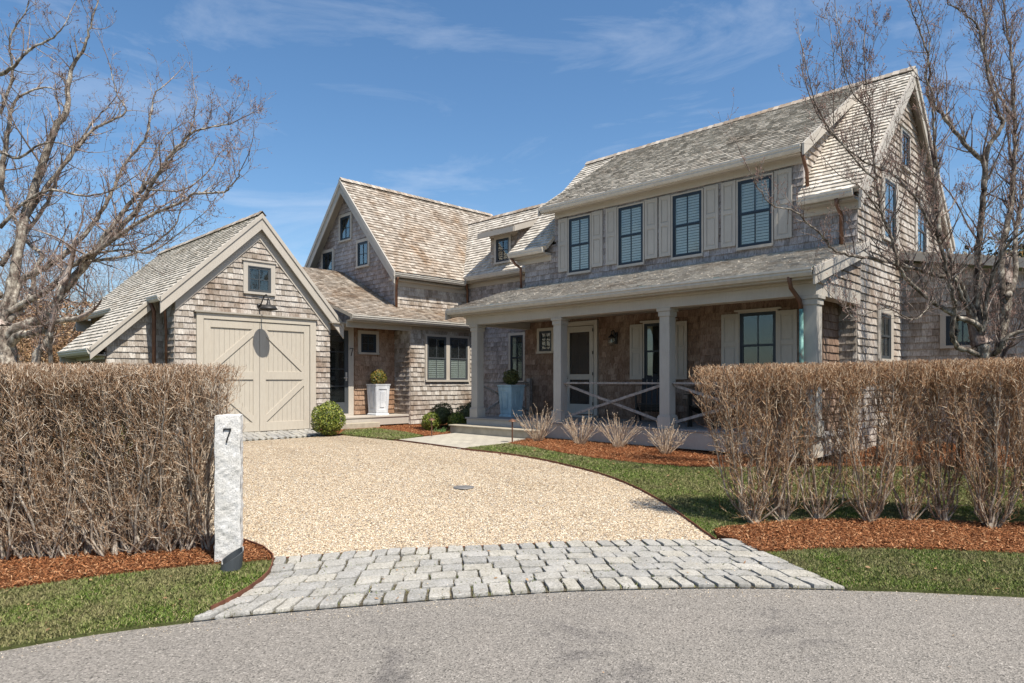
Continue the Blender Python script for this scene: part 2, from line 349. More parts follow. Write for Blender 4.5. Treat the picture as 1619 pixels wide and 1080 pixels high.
# gravel
grav_r=SC(G([(1133,857),(1085,822),(1050,797),(1000,770),(950,751),(900,738),(850,727),(800,719),(730,711),(680,704),(625,697),(560,690),(535,688)]),4)
grav=back[:-1]+[tuple(gp(1133,857))]+grav_r[1:]+G([(515,690),(386,698)])+G([(200,712),(-60,730),(-400,760),(-700,900),(-300,905),(0,860),(340,858),(385,863),(415,875)])
region('gravel_driveway',grav,.004,M['gravel'])
# apron base and stones
apron_poly=left_b+back[1:]+right_b[::-1][1:]+front[::-1][1:]
region('apron_bed',apron_poly,.008,M['joint'])
def arc(pts):
    P=[Vector(p) for p in pts]; L=[0]
    for i in range(1,len(P)): L.append(L[-1]+(P[i]-P[i-1]).length)
    def f(s):
        s=s*L[-1]
        for i in range(1,len(P)):
            if s<=L[i] or i==len(P)-1:
                k=(s-L[i-1])/max(1e-6,L[i]-L[i-1]); return P[i-1].lerp(P[i],min(max(k,0),1))
    return f,L[-1]
ff,Lf=arc(front); fb,Lb=arc(back)
fl_,_l=arc(left_b); fr_,_l=arc(right_b)
def cob(s,tt):     # s along, tt 0 front .. 1 back
    p=ff(s).lerp(fb(s),tt)
    p+=(fl_(tt)-ff(0).lerp(fb(0),tt))*max(0,1-s*5)**1.5+(fr_(tt)-ff(1).lerp(fb(1),tt))*max(0,1-(1-s)*5)**1.5
    return p
sb=MB(); rr=random.Random(3)
def stone(q,h,base=0):
    c=sum((Vector(p) for p in q),Vector((0,0)))/len(q); n=len(q)
    rows=[]
    # subdivide outline and add rough rounded edge
    out=[]
    for i in range(n):
        a=Vector(q[i]); b=Vector(q[(i+1)%n])
        out.append(a+(c-a)*.05); out.append(a.lerp(b,.33)+(Vector((rr.uniform(-1,1),rr.uniform(-1,1)))*.005)); out.append(a.lerp(b,.67)+(Vector((rr.uniform(-1,1),rr.uniform(-1,1)))*.005))
    m=len(out); vs=[];tl=Vector((rr.uniform(-.03,.03),rr.uniform(-.03,.03)))
    for sc,dz in ((1.0,-.04),(1.0,h*.62),(.985,h*.93),(.93,h)):
        for p in out:
            w=c+(p-c)*sc; vs.append((w.x,w.y,gz(w.x,w.y)+base+dz+(tl.dot(w-c) if dz>0 else 0)+(rr.uniform(-.004,.004) if dz>0 else 0)))
    cz=gz(c.x,c.y)+base+h+.002; vs.append((c.x,c.y,cz)); fs=[]
    for k in range(3):
        for i in range(m): j=(i+1)%m; fs.append((k*m+i,k*m+j,(k+1)*m+j,(k+1)*m+i))
    for i in range(m): fs.append((3*m+i,3*m+(i+1)%m,4*m))
    return vs,fs
rows=[(0,.185,.145),(.185,.32,.225),(.32,.455,.215),(.455,.59,.225),(.59,.72,.215),(.72,.85,.225),(.85,1.0,.15)]
for (t0,t1,w) in rows:
    Lr=Lf+(Lb-Lf)*(t0+t1)/2; s=0
    while s<1:
        ds=w*rr.uniform(.8,1.22)/Lr; s1=min(1,s+ds)
        if 1-s1<ds*.35: s1=1
        g=(.0055 if w>.2 else .0080)/Lr*rr.uniform(.6,1.7); gt=.0060
        q=[cob(s+g,t0+gt),cob(s1-g,t0+gt),cob(s1-g,t1-gt),cob(s+g,t1-gt)]
        q=[p+Vector((rr.uniform(-.004,.004),rr.uniform(-.004,.004))) for p in q]
        sb.add(*stone(q,rr.uniform(.027,.037))); s=s1
ap=sb.build('cobble_apron',M['cobble']); ap['kind']='structure'
# cobble strip at garage door
gs=G([(250,706),(250,690),(386,682),(482,677.5),(515,688),(386,698)])
region('garage_apron_bed',[gs[0],gs[1],gs[3],gs[4]],.006,M['gravel'])
A=Vector(gs[1]);B=Vector(gs[3]);C_=Vector(gs[4]);D=Vector(gs[0]); sb=MB()
for k in range(3):
    s=0
    while s<.999:
        s1=min(1,s+rr.uniform(.03,.045)); t0=k/3;t1=(k+1)/3
        q=[A.lerp(D,t1).lerp(B.lerp(C_,t1),s+.002),A.lerp(D,t1).lerp(B.lerp(C_,t1),s1-.002),A.lerp(D,t0+.02).lerp(B.lerp(C_,t0+.02),s1-.002),A.lerp(D,t0+.02).lerp(B.lerp(C_,t0+.02),s+.002)]
        sb.add(*stone(q,.03)); s=s1
o=sb.build('garage_cobble_strip',M['cobble'],smooth=True); o['kind']='structure'
# mulch and lawns
ml_front=SC(G([(-500,1010),(-200,965),(0,938),(150,917),(270,903),(350,896),(428,890)]),4)
mulch_l=ml_front+G([(432,884),(415,872),(385,861),(340,853),(0,850),(-500,880)])
region('mulch_bed',mulch_l,.035,M['mulch'],edge=.05)
lawn_l=left_far[1:]+[p for p in road_edge[:i300+1]]+left_b[1:]+ml_front[::-1][0:]
region('lawn',lawn_l,.02,M['turf'],edge=.04)
mr_front=SC(G([(1165,858),(1205,877),(1300,872),(1450,873),(1619,880),(1800,893),(2100,925)]),4)
mr_back=SC(G([(1133,850),(1140,840),(1250,829),(1400,827),(1619,833),(1800,842),(2100,860)]),4)
mulch_r=mr_front+mr_back[::-1]
region('mulch_bed',mulch_r,.035,M['mulch'],edge=.05)
lawn_r=mr_front[4:]+right_far[::-1][1:]+[p for p in road_edge[i1340:]][::-1]+right_b[1:13]
region('lawn',lawn_r,.02,M['turf'],edge=.04)
pm_front=SC(G([(803,702),(870,714),(950,727),(1050,737),(1110,740),(1300,739),(1500,739),(1800,745)]),4)
pm=pm_front+G([(1800,690),(1400,690),(1105,690),(900,675),(836,684),(831,696)])
region('mulch_bed',pm,.02,M['mulch'],edge=.03)
grav_edge=[p for p in grav_r if True]
i728=min(range(len(grav_r)),key=lambda i:(Vector(grav_r[i])-gp(728,711)).length)
lawn_y=grav_r[:i728+1]+pm_front+mr_back[::-1]
region('lawn',lawn_y,.012,M['turf'])
walk=G([(627,697),(727,685),(735,676),(840,690),(831,697),(803,702),(728,711),(680,704)])
region('bluestone_walk',walk,.02,M['bluestone'],edge=.03)
lawn_s=G([(536,688),(545,681),(593,678),(640,684),(671,690),(640,695),(622,697),(575,692)])
region('lawn',lawn_s,.012,M['turf'])
mulch_s=G([(545,681),(593,678),(640,684),(671,691),(733,683),(740,660),(640,664),(540,670),(500,680),(518,691),(536,688)])
region('mulch_bed',mulch_s,.010,M['mulch'])
# rusty steel edging
def edging(pts,label,w=.007,h0=-.02,h1=.032):
    m=MB()
    for a,b in zip(pts[:-1],pts[1:]):
        a=Vector(a);b=Vector(b); n=Vector((-(b-a).y,(b-a).x)).normalized()*w
        za=gz(*a);zb=gz(*b)
        vs=[(a.x,a.y,za+h0),(b.x,b.y,zb+h0),(b.x,b.y,zb+h1),(a.x,a.y,za+h1)]
        vs+=[(v[0]+n.x,v[1]+n.y,v[2]) for v in vs]
        m.add(vs,[(0,1,2,3),(7,6,5,4),(3,2,6,7),(0,4,5,1)])
    return tag(m.build('steel_edging',M['rust']),label,'edging','steel edging strips round the gravel')
edging(grav_r,'thin rusty steel edging curving between gravel drive and green lawn')
edging(G([(340,856),(385,862),(415,873),(430,886)])+left_b[::-1][1:14],'rusty edging strip curling round the bed beside the granite post',h1=.065)
edging(back,'low rusty strip between tan gravel and granite cobble apron',h1=.02)

def inpoly(P,poly):
    x,y=P[:,0],P[:,1]; c=np.zeros(len(P),bool); n=len(poly)
    for i in range(n):
        x1,y1=poly[i];x2,y2=poly[(i+1)%n]
        m=((y1>y)!=(y2>y))
        with np.errstate(divide='ignore',invalid='ignore'):
            m&= x<(x2-x1)*(y-y1)/(y2-y1)+x1
        c^=m
    return c
rg=np.random.default_rng(5)
FWn=np.array(Fw[:2]); RTn=np.array(Rt[:2])
def sample(poly,dens,margin_view=True,dmax=99):
    P=np.array(poly); lo=P.min(0);hi=P.max(0); A=np.prod(hi-lo); n=int(A*dens)
    Q=lo+rg.random((n,2))*(hi-lo); d=Q@FWn; s=Q@RTn
    k=(d>2.5)&(np.abs(s)<d*.80+1.8)&(d<dmax)
    Q=Q[k]; Q=Q[inpoly(Q,poly)]; return Q
def blades(polys,name):
    V=[];
    for poly,dens,hm,off,keep in polys:
        Q=sample(poly,dens)
        if keep:
            d=Q@FWn; Q=Q[rg.random(len(Q))<np.clip((keep/d)**1.4,0,1)]
        n=len(Q); z=ter_np(Q@FWn)+off; h=hm*(.45+rg.random(n)*.9); a=rg.random(n)*6.283; w=.0016+.0016*rg.random(n); w*=np.clip((Q@FWn)/6,1,2)
        le=rg.random(n)*1.3*h; b=a+1.57+rg.normal(0,.5,n)
        B=np.c_[Q,z-.005]; U=np.c_[np.cos(a)*w,np.sin(a)*w,0*w]; T=B+np.c_[np.cos(b)*le,np.sin(b)*le,h]
        Mid=B+np.c_[np.cos(b)*le*.3,np.sin(b)*le*.3,h*.6]
        V.append(np.stack([B-U,B+U,Mid+U*.7,T,Mid-U*.7],1))
    V=np.concatenate(V); n=len(V); F=np.arange(n*5).reshape(n,5)
    return tag(npmesh(name,V.reshape(-1,3),F,M['blade'],k=5),'short spring lawn grass, green with straw coloured patches','grass',kind='stuff')
blades([(lawn_l,19000,.024,.02,6.2),(lawn_r,18000,.026,.02,6.2),(lawn_y,12000,.022,.012,7.0),(lawn_s,5000,.026,.012,0),(apron_poly,900,.034,.006,0)],'grass')
def chips(polys,name):
    V=[]
    for poly,dens,off,dm in polys:
        Q=sample(poly,dens,dmax=dm); n=len(Q); d=Q@FWn
        z=ter_np(d)+off+rg.random(n)*.02; a=rg.random(n)*6.283; l=.007+.018*rg.random(n)**2.2; w=.0018+.0032*rg.random(n); tl=rg.normal(0,.35,n)
        C=np.c_[Q,z]; U=np.c_[np.cos(a)*l,np.sin(a)*l,tl*l]; S=np.c_[-np.sin(a)*w,np.cos(a)*w,rg.normal(0,.3,n)*w]
        V.append(np.stack([C-U-S,C+U-S*.6,C+U+S,C-U+S*.7],1))
    V=np.concatenate(V); n=len(V)
    return tag(npmesh(name,V.reshape(-1,3),np.arange(n*4).reshape(n,4),M['chip']),'loose red brown shredded bark mulch over the planting beds','mulch',kind='stuff')
chips([(mulch_l,11000,.035,99),(mulch_r,11000,.035,99),(pm,3500,.02,99),(mulch_s,1500,.012,99)],'mulch_chips')
def pebbles():
    Q=sample(grav,4600,dmax=13); Q=Q[rg.random(len(Q))<np.clip((12.8-Q@FWn)/6.0,0,1)**1.2]
    n=len(Q); z=ter_np(Q@FWn)+.006; r=.0035+.0055*rg.random(n)**1.6; a=rg.random(n)*6.283
    o=np.array([[1,0,0],[0,1,0],[-1,0,0],[0,-1,0],[.1,.1,.75],[0,0,-.6]])
    sc=np.stack([r*(1+.7*rg.random(n)),r,r*.9],1)
    P=o[None]*sc[:,None,:]+rg.normal(0,.12,(n,6,3))*r[:,None,None]
    ca,sa=np.cos(a)[:,None],np.sin(a)[:,None]; X=P[...,0]*ca-P[...,1]*sa; Y=P[...,0]*sa+P[...,1]*ca
    V=np.stack([X+Q[:,0:1],Y+Q[:,1:2],P[...,2]+z[:,None]],-1)
    f=np.array([[0,1,4],[1,2,4],[2,3,4],[3,0,4]]); F=(np.arange(n)[:,None,None]*6+f[None]).reshape(-1,3)
    return tag(npmesh('gravel_stones',V.reshape(-1,3),F,M['pebble'],k=3),'loose tan and cream pea gravel spread over the driveway','gravel',kind='stuff')
pebbles()
def litter(polys,name,mat,lab,cat):
    V=[]
    for poly,dens,off,sz in polys:
        Q=sample(poly,dens); n=len(Q); z=ter_np(Q@FWn)+off; a=rg.random(n)*6.283; l=sz*(.5+rg.random(n)); w=l*.45
        C=np.c_[Q,z+.006]; U=np.c_[np.cos(a)*l,np.sin(a)*l,rg.normal(0,.25,n)*l]; S=np.c_[-np.sin(a)*w,np.cos(a)*w,rg.normal(0,.5,n)*w]
        V.append(np.stack([C-U,C-S,C+U,C+S],1))
    V=np.concatenate(V); n=len(V); return tag(npmesh(name,V.reshape(-1,3),np.arange(n*4).reshape(n,4),M[mat]),lab,cat,kind='stuff')
band=[tuple(Vector(p)) for p in full_edge]
band+= [tuple(Vector(p)-Vector((Fw.x,Fw.y))*.22) for p in full_edge[::-1]]
litter([(lawn_l,14,.035,.018),(lawn_r,14,.035,.018),(lawn_y,9,.03,.018),(mulch_l,16,.06,.018),(mulch_r,16,.06,.018),(grav,1.6,.014,.016),(apron_poly,7,.035,.014),(full_edge+[W(-2,16),W(-2,-16)],.7,.004,.013)],'fallen_leaves','brownleaf','scattered dry brown leaf bits over lawn, mulch, gravel and road','leaves')
litter([(band,900,-.002,.0042),(apron_poly,160,.034,.005)],'road_grit','pebble','pale grit and stray pebbles along the road edge and on the cobbles','grit')
# drain cover
c=gp(733,771); m=MB(); m.lathe([(.001,.012),(.10,.012),(.11,.008),(.13,.010),(.14,0)],(c.x,c.y,gz(*c)+.004),24)
tag(m.build('drain_cover',M['drain']),'small round grey drain cover set in the gravel drive','drain cover')

# ------------------------------------------------------------------ the house
house=empty('shingled_house',(-8,12,0))
tag(house,'two storey cedar shingled house with garage wing, gables and covered front porch','house')
class FR:
    def __init__(s,O,U,V): s.O=Vector(O); s.U=Vector(U).normalized(); s.V=Vector(V).normalized(); s.N=s.U.cross(s.V)
    def p(s,u,v,n=0): return s.O+s.U*u+s.V*v+s.N*n
def FX(x): return FR((x,0,0),(0,1,0),(0,0,1))
def FY(y): return FR((0,y,0),(1,0,0),(0,0,1))
def fbox(m,fr,u0,u1,v0,v1,n0,n1): m.para(fr.p(u0,v0,n0),fr.U*(u1-u0),fr.V*(v1-v0),fr.N*(n1-n0))
def clip_convex(q,poly):
    n=len(poly)
    area=sum(poly[i][0]*poly[(i+1)%n][1]-poly[(i+1)%n][0]*poly[i][1] for i in range(n))
    P=poly if area>0 else poly[::-1]
    for i in range(n):
        (x1,y1),(x2,y2)=P[i],P[(i+1)%n]
        a,b=(y2-y1),-(x2-x1); q=clip_hp(q,a,b,a*x1+b*y1)
        if len(q)<3: return []
    return q
def shingles(m,fr,poly,e=.125,t=.021,wr=(.07,.17),holes=(),back=True,seed=0,n0=0.0,jit=.004,base=None):
    r=random.Random(seed*31+7)
    if back:
        pts=[fr.p(u,v,n0-.04) for u,v in poly]; m.prism(pts,fr.N*.042)
    us=[p[0] for p in poly]; vs=[p[1] for p in poly]; vmin=min(vs) if base is None else base; k=0
    while vmin+k*e<max(vs):
        v0=vmin+k*e; v1=v0+e*1.06; k+=1
        if v1<min(vs): continue
        # u range
        strip=clip_convex([(min(us)-1,v0),(max(us)+1,v0),(max(us)+1,v1),(min(us)-1,v1)],poly)
        if not strip: continue
        a=min(p[0] for p in strip); b=max(p[0] for p in strip); iv=[(a,b)]
        for (h0,h1,g0,g1) in holes:
            vm=v0+e*.5
            if g0<vm<g1:
                nv=[]
                for (p,q) in iv:
                    if h1<=p or h0>=q: nv.append((p,q)); continue
                    if p<h0: nv.append((p,h0))
                    if h1<q: nv.append((h1,q))
                iv=nv
        for (p,q) in iv:
            u=p-r.uniform(0,.08); first=True
            while u<q:
                w=r.uniform(*wr); ua=max(u,p); ub=min(u+w,q); u+=w
                if ub-ua<.012: continue
                dv=r.uniform(-jit,jit); tt=t*r.uniform(.8,1.25)
                quad=clip_convex([(ua+.0012,v0+dv),(ub-.0012,v0+dv),(ub-.0012,v1),(ua+.0012,v1)],poly)
                if len(quad)<3: continue
                L=[fr.p(x,y,n0+.003+tt*max(0,1-(y-v0-dv)/(e*1.08))) for x,y in quad]
                B=[fr.p(x,y,n0+.001) for x,y in quad]; n=len(L)
                m.add(L+B,[tuple(range(n))]+[(i,i+n,(i+1)%n+n,(i+1)%n) for i in range(n)])
def wall(name,fr,poly,mat,holes=(),seed=0,label=None,**k):
    m=MB(); shingles(m,fr,poly,holes=holes,seed=seed,**k); o=m.build(name,mat,house)
    if label: o['label']=label
    return o
def roof(fr_o,U,V,poly,mat,seed,slab=.07,label=None,**k):
    fr=FR(fr_o,U,V); m=MB(); shingles(m,fr,poly,e=.125,t=.024,wr=(.07,.16),back=False,seed=seed,jit=.006,**k)
    o=m.build('roof',mat,house)
    if label: o['label']=label
    d=MB(); d.prism([fr.p(u,v,-slab) for u,v in poly],fr.N*(slab+.002)); d.build('roof_deck',M['soffit'],o)
    return o,fr
def rect(a,b,c,d): return [(a,c),(b,c),(b,d),(a,d)]

# --- window builder
def window(fr,u0,u1,z0,z1,cas=.085,cols=2,hung=True,inside='dark',sash='navy',head=.0,sillw=.03,label=None,rows=2,casing=True,par=None):
    sm=M[sash]; m=MB(); ft=.045
    def ring(a,b,c,d,w,n0,n1,mm=m):
        fbox(mm,fr,a,a+w,c,d,n0,n1); fbox(mm,fr,b-w,b,c,d,n0,n1); fbox(mm,fr,a+w,b-w,c,c+w,n0,n1); fbox(mm,fr,a+w,b-w,d-w,d,n0,n1)
    ring(u0,u1,z0,z1,.022,.0,.038)
    a,b,c,d=u0+.022,u1-.022,z0+.022,z1-.022; mid=(c+d)/2
    if hung:
        ring(a,b,mid-.012,d,.034,.010,.030); ring(a,b,c,mid+.018,.036,.004,.0225)
        us=[a+.034+(b-a-.068)*k/cols for k in range(1,cols)]
        for u in us:
            fbox(m,fr,u-.009,u+.009,mid+.022,d-.034,.012,.025); fbox(m,fr,u-.009,u+.009,c+.036,mid-.018,.004,.018)
    else:
        ring(a,b,c,d,.036,.004,.026)
        for k in range(1,cols): u=a+.036+(b-a-.072)*k/cols; fbox(m,fr,u-.009,u+.009,c+.036,d-.036,.006,.022)
        for k in range(1,rows): z=c+.036+(d-c-.072)*k/rows; fbox(m,fr,a+.036,b-.036,z-.008,z+.008,.006,.021)
    w=m.build('window',sm,house)
    if label: w['label']=label
    g=MB(); fbox(g,fr,a+.02,b-.02,c+.02,d-.02,.0085,.0105)
    if hung: g=MB(); fbox(g,fr,a+.03,b-.03,mid+.012,d-.03,.0155,.0170); fbox(g,fr,a+.03,b-.03,c+.03,mid-.012,.0085,.0100)
    g.build('pane',M['glass'],w)
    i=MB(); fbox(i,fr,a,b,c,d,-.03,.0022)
    i.build('unlit_room_panel',M['dark'],w)  # flat panel behind the glass, room darkness painted in
    if inside in('louvre','half'):
        s=MB(); top=d-.02 if inside=='louvre' else mid-.02; bot=c+.03
        n=int((top-bot)/.052); cc=(a+b)/2
        for (p,q) in ((a+.045,cc-.012),(cc+.012,b-.045)):
            for k in range(n):
                z=bot+(k+.5)*(top-bot)/n
                if inside=='half' or True: s.para(fr.p(p,z-.022,.0028),fr.U*(q-p),fr.V*.044+fr.N*.0012,fr.N*.0022)
        for p,q in ((a+.02,a+.045),(cc-.012,cc+.012),(b-.045,b-.02)): fbox(s,fr,p,q,bot,top,.0028,.0072)
        s.build('louvre_blind',M['blind'],w)
    elif inside=='curtain':
        s=MB(); fbox(s,fr,a+.03,a+.16,c+.03,d-.03,.0028,.006); s.build('curtain',M['curtain'],w)
    if casing:
        k=MB(); fbox(k,fr,u0-cas,u0,z0,z1+cas,-.0,.042); fbox(k,fr,u1,u1+cas,z0,z1+cas,-.0,.042); fbox(k,fr,u0,u1,z1,z1+cas,-.0,.041)
        if head: fbox(k,fr,u0-cas-head,u1+cas+head,z1+cas,z1+cas+.03,0,.065)
        k.build('casing',M['trim'],w)
    k=MB(); e=cas-.001 if casing else .0; fbox(k,fr,u0-e,u1+e,z0-.05,z0,0,.065); k.build('sill',M['trim'],w)
    return w
def shutter(fr,u0,u1,z0,z1,label=None):
    m=MB(); fbox(m,fr,u0,u1,z0,z1,.022,.038); s=.055
    fbox(m,fr,u0,u0+s,z0,z1,.038,.052); fbox(m,fr,u1-s,u1,z0,z1,.038,.052)
    zm=z0+(z1-z0)*.53
    for a,b in ((z0,z0+.07),(zm-.04,zm+.04),(z1-.07,z1)): fbox(m,fr,u0+s,u1-s,a,b,.038,.0515)
    for a,b in ((z0+.07,zm-.04),(zm+.04,z1-.07)): fbox(m,fr,u0+s+.025,u1-s-.025,a+.025,b-.025,.038,.046)
    o=m.build('shutter',M['trim2'],house,bevel=.003)
    if label: o['label']=label
def board(P0,P1,H,T,name='trim_board',mat='trim',label=None):
    m=MB(); m.run(P0,P1,H,T); o=m.build(name,M[mat],house,bevel=.004)
    return o
def gutter(P0,P1,out,name='gutter',mat='gutter',s=1.0):
    prof=[(0,.0),(.10,.0),(.10,-.03),(.085,-.045),(.085,-.07),(.055,-.115),(0,-.115)]
    o=Vector(out); m=MB(); P0=Vector(P0);P1=Vector(P1)
    m.prism([P0+o*a*s+Vector((0,0,b*s)) for a,b in prof],P1-P0)
    return m.build('gutter',M[mat],house)
def pipe(pts,r=.035,mat='copper',brk=True):
    m=MB(); m.tube(pts,r,8); return m.build('downspout',M[mat],house,smooth=True)

YB=11.8; YR=14.5; ZR=7.1; XR=-3.76; XL=-11.3
fyB=FY(YB)
ms=(ZR-4.25)/(YR-11.48)          # main pitch
# main upper front wall
wins4=[(-9.89,-9.28),(-8.51,-7.89),(-7.19,-6.55),(-5.81,-5.17)]
zs=(3.62,4.85)
wall('wall',fyB,rect(-10.3,-4.62,3.3,5.05),M['sh_shade'],[(a-.05,b+.05,zs[0],zs[1]) for a,b in wins4],1,'shade toned grey shingled upper wall with four shuttered windows')
wall('wall',fyB,rect(XL,-10.3,3.3,4.35),M['sh_shade'],(),2)
wall('wall',fyB,rect(-4.62,XR,3.3,4.35),M['sh_shade'],(),3)
for i,(a,b) in enumerate(wins4):
    window(fyB,a,b,zs[0],zs[1],cas=.03,inside='louvre',label='upper double hung window with white louvred blinds inside')
for a,b in ((-10.20,-9.93),(-9.23,-8.93),(-8.84,-8.55),(-7.84,-7.54),(-7.50,-7.23),(-6.50,-6.20),(-6.14,-5.85),(-5.12,-4.81)): shutter(fyB,a,b,3.67,4.89)
board((-10.3,YB-.05,4.93),(-4.62,YB-.05,4.93),(0,0,.17),(0,.05,0))
# dormer eave: frieze, soffit, gutter
board((-10.45,11.56,5.06),(-4.53,11.56,5.06),(0,0,.06),(0,.2,0),mat='soffit'); board((-10.47,11.50,5.02),(-4.53,11.50,5.02),(0,0,.12),(0,.06,0))
gutter((-10.47,11.50,5.15),(-4.53,11.50,5.15),(0,-1,0))
dl_=math.hypot(YR-11.45,ZR+.02-5.13)
roof((0,11.45,5.15),(1,0,0),(0,YR-11.45,ZR-5.15),rect(-10.5,-4.5,0,math.hypot(YR-11.45,ZR-5.15)),M['rf_mid'],11,label='large shingled dormer roof over four windows')
Lm=math.hypot(YR-11.48,ZR-4.25); Vm=(0,YR-11.48,ZR-4.25)
roof((0,11.48,4.25),(1,0,0),Vm,rect(-11.55,-10.35,0,Lm),M['rf_light'],12)
roof((0,11.48,4.25),(1,0,0),Vm,rect(-4.62,-3.6,0,Lm),M['rf_light'],13)
roof((0,YR+3.1,ZR-3.1*ms),(-1,0,0),(0,-3.1,3.1*ms),rect(3.6,11.55,0,math.hypot(3.1,3.1*ms)),M['rf_light'],14)
def ridge(P0,P1,mat,w=.10):
    P0=Vector(P0);P1=Vector(P1); m=MB(); d=(P1-P0); n=int(d.length/.13); s=Vector((-d.y,d.x,0)).normalized()*w
    rr=random.Random(int(P0.x*7+50))
    for k in range(n):
        a=P0+d*(k/n); b=P0+d*((k+1.25)/n) if k<n-1 else P1; z=Vector((0,0,.018*rr.uniform(.6,1.3))); q=Vector((0,0,.004))
        dn=Vector((0,0,-w*.85))
        m.add([a+s+dn+z,b+s+dn+q,b+q+Vector((0,0,.02)),a+z+Vector((0,0,.02)),a-s+dn+z,b-s+dn+q],[(0,1,2,3),(3,2,5,4),(0,3,4)])
    return m.build('ridge_cap',M[mat],house)
ridge((-11.55,YR,ZR+.05),(-3.57,YR,ZR+.05),'rf_brown')
# cheeks of the big dormer
for x in (-4.64,):
    m=MB(); fr=FX(x); z=lambda y:4.25+ms*(y-11.48); zd=lambda y:5.13+(y-11.45)*(ZR-5.13)/(YR-11.45)
    shingles(m,fr,[(YB,z(YB)-.1),(YB,zd(YB)-.03),(YR,ZR-.05),(YR-.1,z(YR-.1)-.05)],seed=15); m.build('wall',M['sh_gray'],house)
m=MB(); m.prism([(-10.35,YB,4.4),(-10.35,YB,5.1),(-10.35,YR,ZR-.05)],(.04,0,0)); m.build('wall',M['sh_shade'],house)
for x,t in ((-4.50,.035),(-10.50,-.035)):
    m=MB(); m.run((x,11.42,5.16),(x,YR,ZR+.03),(0,0,-.20),(t,0,0)); m.build('rake_board',M['trim'],house)
# low eave trims
for a,b in ((-11.55,-10.42),(-4.60,-3.72)):
    board((a,11.56,4.10),(b,11.56,4.10),(0,0,.05),(0,.2,0),mat='soffit')
    board((a,YB-.05,3.98),(b,YB-.05,3.98),(0,0,.13),(0,.05,0)); gutter((a,11.52,4.25),(b,11.52,4.25),(0,-1,0))
# gable wall right
fxR=FX(XR)
gz_=lambda y:ZR-.07-abs(y-YR)*ms
gw=[(12.92,13.50,1.55,2.36),(13.14,13.80,3.72,4.78),(14.18,14.70,5.25,5.92),(15.25,15.90,3.72,4.70)]
wall('wall',fxR,[(YB,0),(17.2,0),(17.2,gz_(17.2)),(YR,gz_(YR)),(YB,gz_(YB))],M['sh_gray'],[(a-.05,b+.05,c,d) for a,b,c,d in gw],16,'sunlit pale shingled gable end wall')
for a,b,c,d in gw: window(fxR,a,b,c,d,cas=.15 if c<5 else .05,inside='curtain' if c<5 else 'dark',hung=c<5,cols=2,head=.02,sash='slate')
for s in (1,-1):
    ye=YR-s*3.1
    m=MB(); m.run((-3.60,ye,ZR-3.1*ms+.02),(-3.60,YR,ZR+.02),(0,0,-.13),(.045,0,0)); m.run((-3.62,ye+s*.05,ZR-3.05*ms-.11),(-3.62,YR,ZR-.11),(0,0,-.2),(.035,0,0)); m.build('rake_board',M['trim'],house)
# porch back walls
Z0=.35
hw=[(-10.09,-9.05,.3,2.52),(-10.86,-10.37,1.82,2.4),(-7.88,-7.14,1.15,2.38)]
wall('wall',fyB,rect(XL,-4.05,Z0-.3,2.75),M['sh_brown'],hw,20,'brown sheltered shingles on the wall at the back of the porch')
wall('wall',fyB,rect(-4.05,XR,-.1,2.9),M['sh_gray'],(),21)
m=MB(); m.prism([(XL,YB,0),(XL,17.2,0),(XL,17.2,4.4),(XL,YR,ZR-.1),(XL,YB,4.4)],(.05,0,0)); m.build('wall',M['sh_gray'],house)
YBAY=11.1
wall('wall',FY(YBAY),rect(-6.2,-4.05,0,2.75),M['sh_brown'],[(-5.45,-4.78,1.15,2.34)],22)
wall('wall',FX(-4.05),rect(YBAY,YB,0,2.75),M['sh_brown'],(),23)
m=MB(); m.box(-6.2,-6.16,YBAY,YB,0,2.7); m.build('wall',M['sh_brown'],house)
window(FY(YBAY),-5.43,-4.79,1.2,2.33,cas=.03,inside='dark',head=.06); shutter(FY(YBAY),-5.77,-5.45,1.2,2.33); shutter(FY(YBAY),-4.76,-4.44,1.2,2.33)
window(fyB,-7.86,-7.16,1.19,2.34,cas=.03,inside='curtain',head=.06); shutter(fyB,-8.21,-7.90,1.19,2.34); shutter(fyB,-7.12,-6.86,1.19,2.34)
window(fyB,-10.81,-10.42,1.86,2.34,cas=.07,hung=False,inside='dark')
# screen door
m=MB(); fbox(m,fyB,-10.06,-9.96,.35,2.40,0,.05); fbox(m,fyB,-9.17,-9.07,.35,2.40,0,.05); fbox(m,fyB,-10.06,-9.07,2.40,2.50,0,.052); m.build('door_casing',M['trim'],house)
m=MB(); a,b,c,d=-9.95,-9.18,.42,2.385
for q in ((a,a+.10,c,d),(b-.10,b,c,d),(a+.1,b-.1,c,c+.22),(a+.1,b-.1,1.19,1.31),(a+.1,b-.1,d-.13,d)): fbox(m,fyB,*q,.025,.06)
sd=m.build('screen_door',M['trim2'],house,bevel=.003); sd['label']='greige screen door with brown wooden door behind it'
m=MB(); fbox(m,fyB,a+.1,b-.1,c+.22,1.19,.04,.042); fbox(m,fyB,a+.1,b-.1,1.31,d-.13,.04,.042); m.build('screen',M['screen'],sd)
m=MB(); fbox(m,fyB,a,b,c,d,.002,.014)
for q in ((a+.14,a+.33,.6,1.1),(b-.33,b-.14,.6,1.1),(a+.14,a+.33,1.25,2.2),(b-.33,b-.14,1.25,2.2)): fbox(m,fyB,*q,.014,.020)
m.build('wooden_door',M['doorwood'],sd,bevel=.003)
m=MB(); 
for z in (.62,1.28,1.75,2.25): fbox(m,fyB,b-.012,b+.012,z,z+.07,.06,.07)
m.tube([fyB.p(a+.04,1.22,.06),fyB.p(a+.04,1.22,.10),fyB.p(a+.04,1.30,.10)],.012,6); m.build('door_hardware',M['black'],sd)
board((-10.1,11.55,.352),(-9.02,11.55,.352),(0,0,.05),(0,.2,0),mat='trim2',name='threshold')
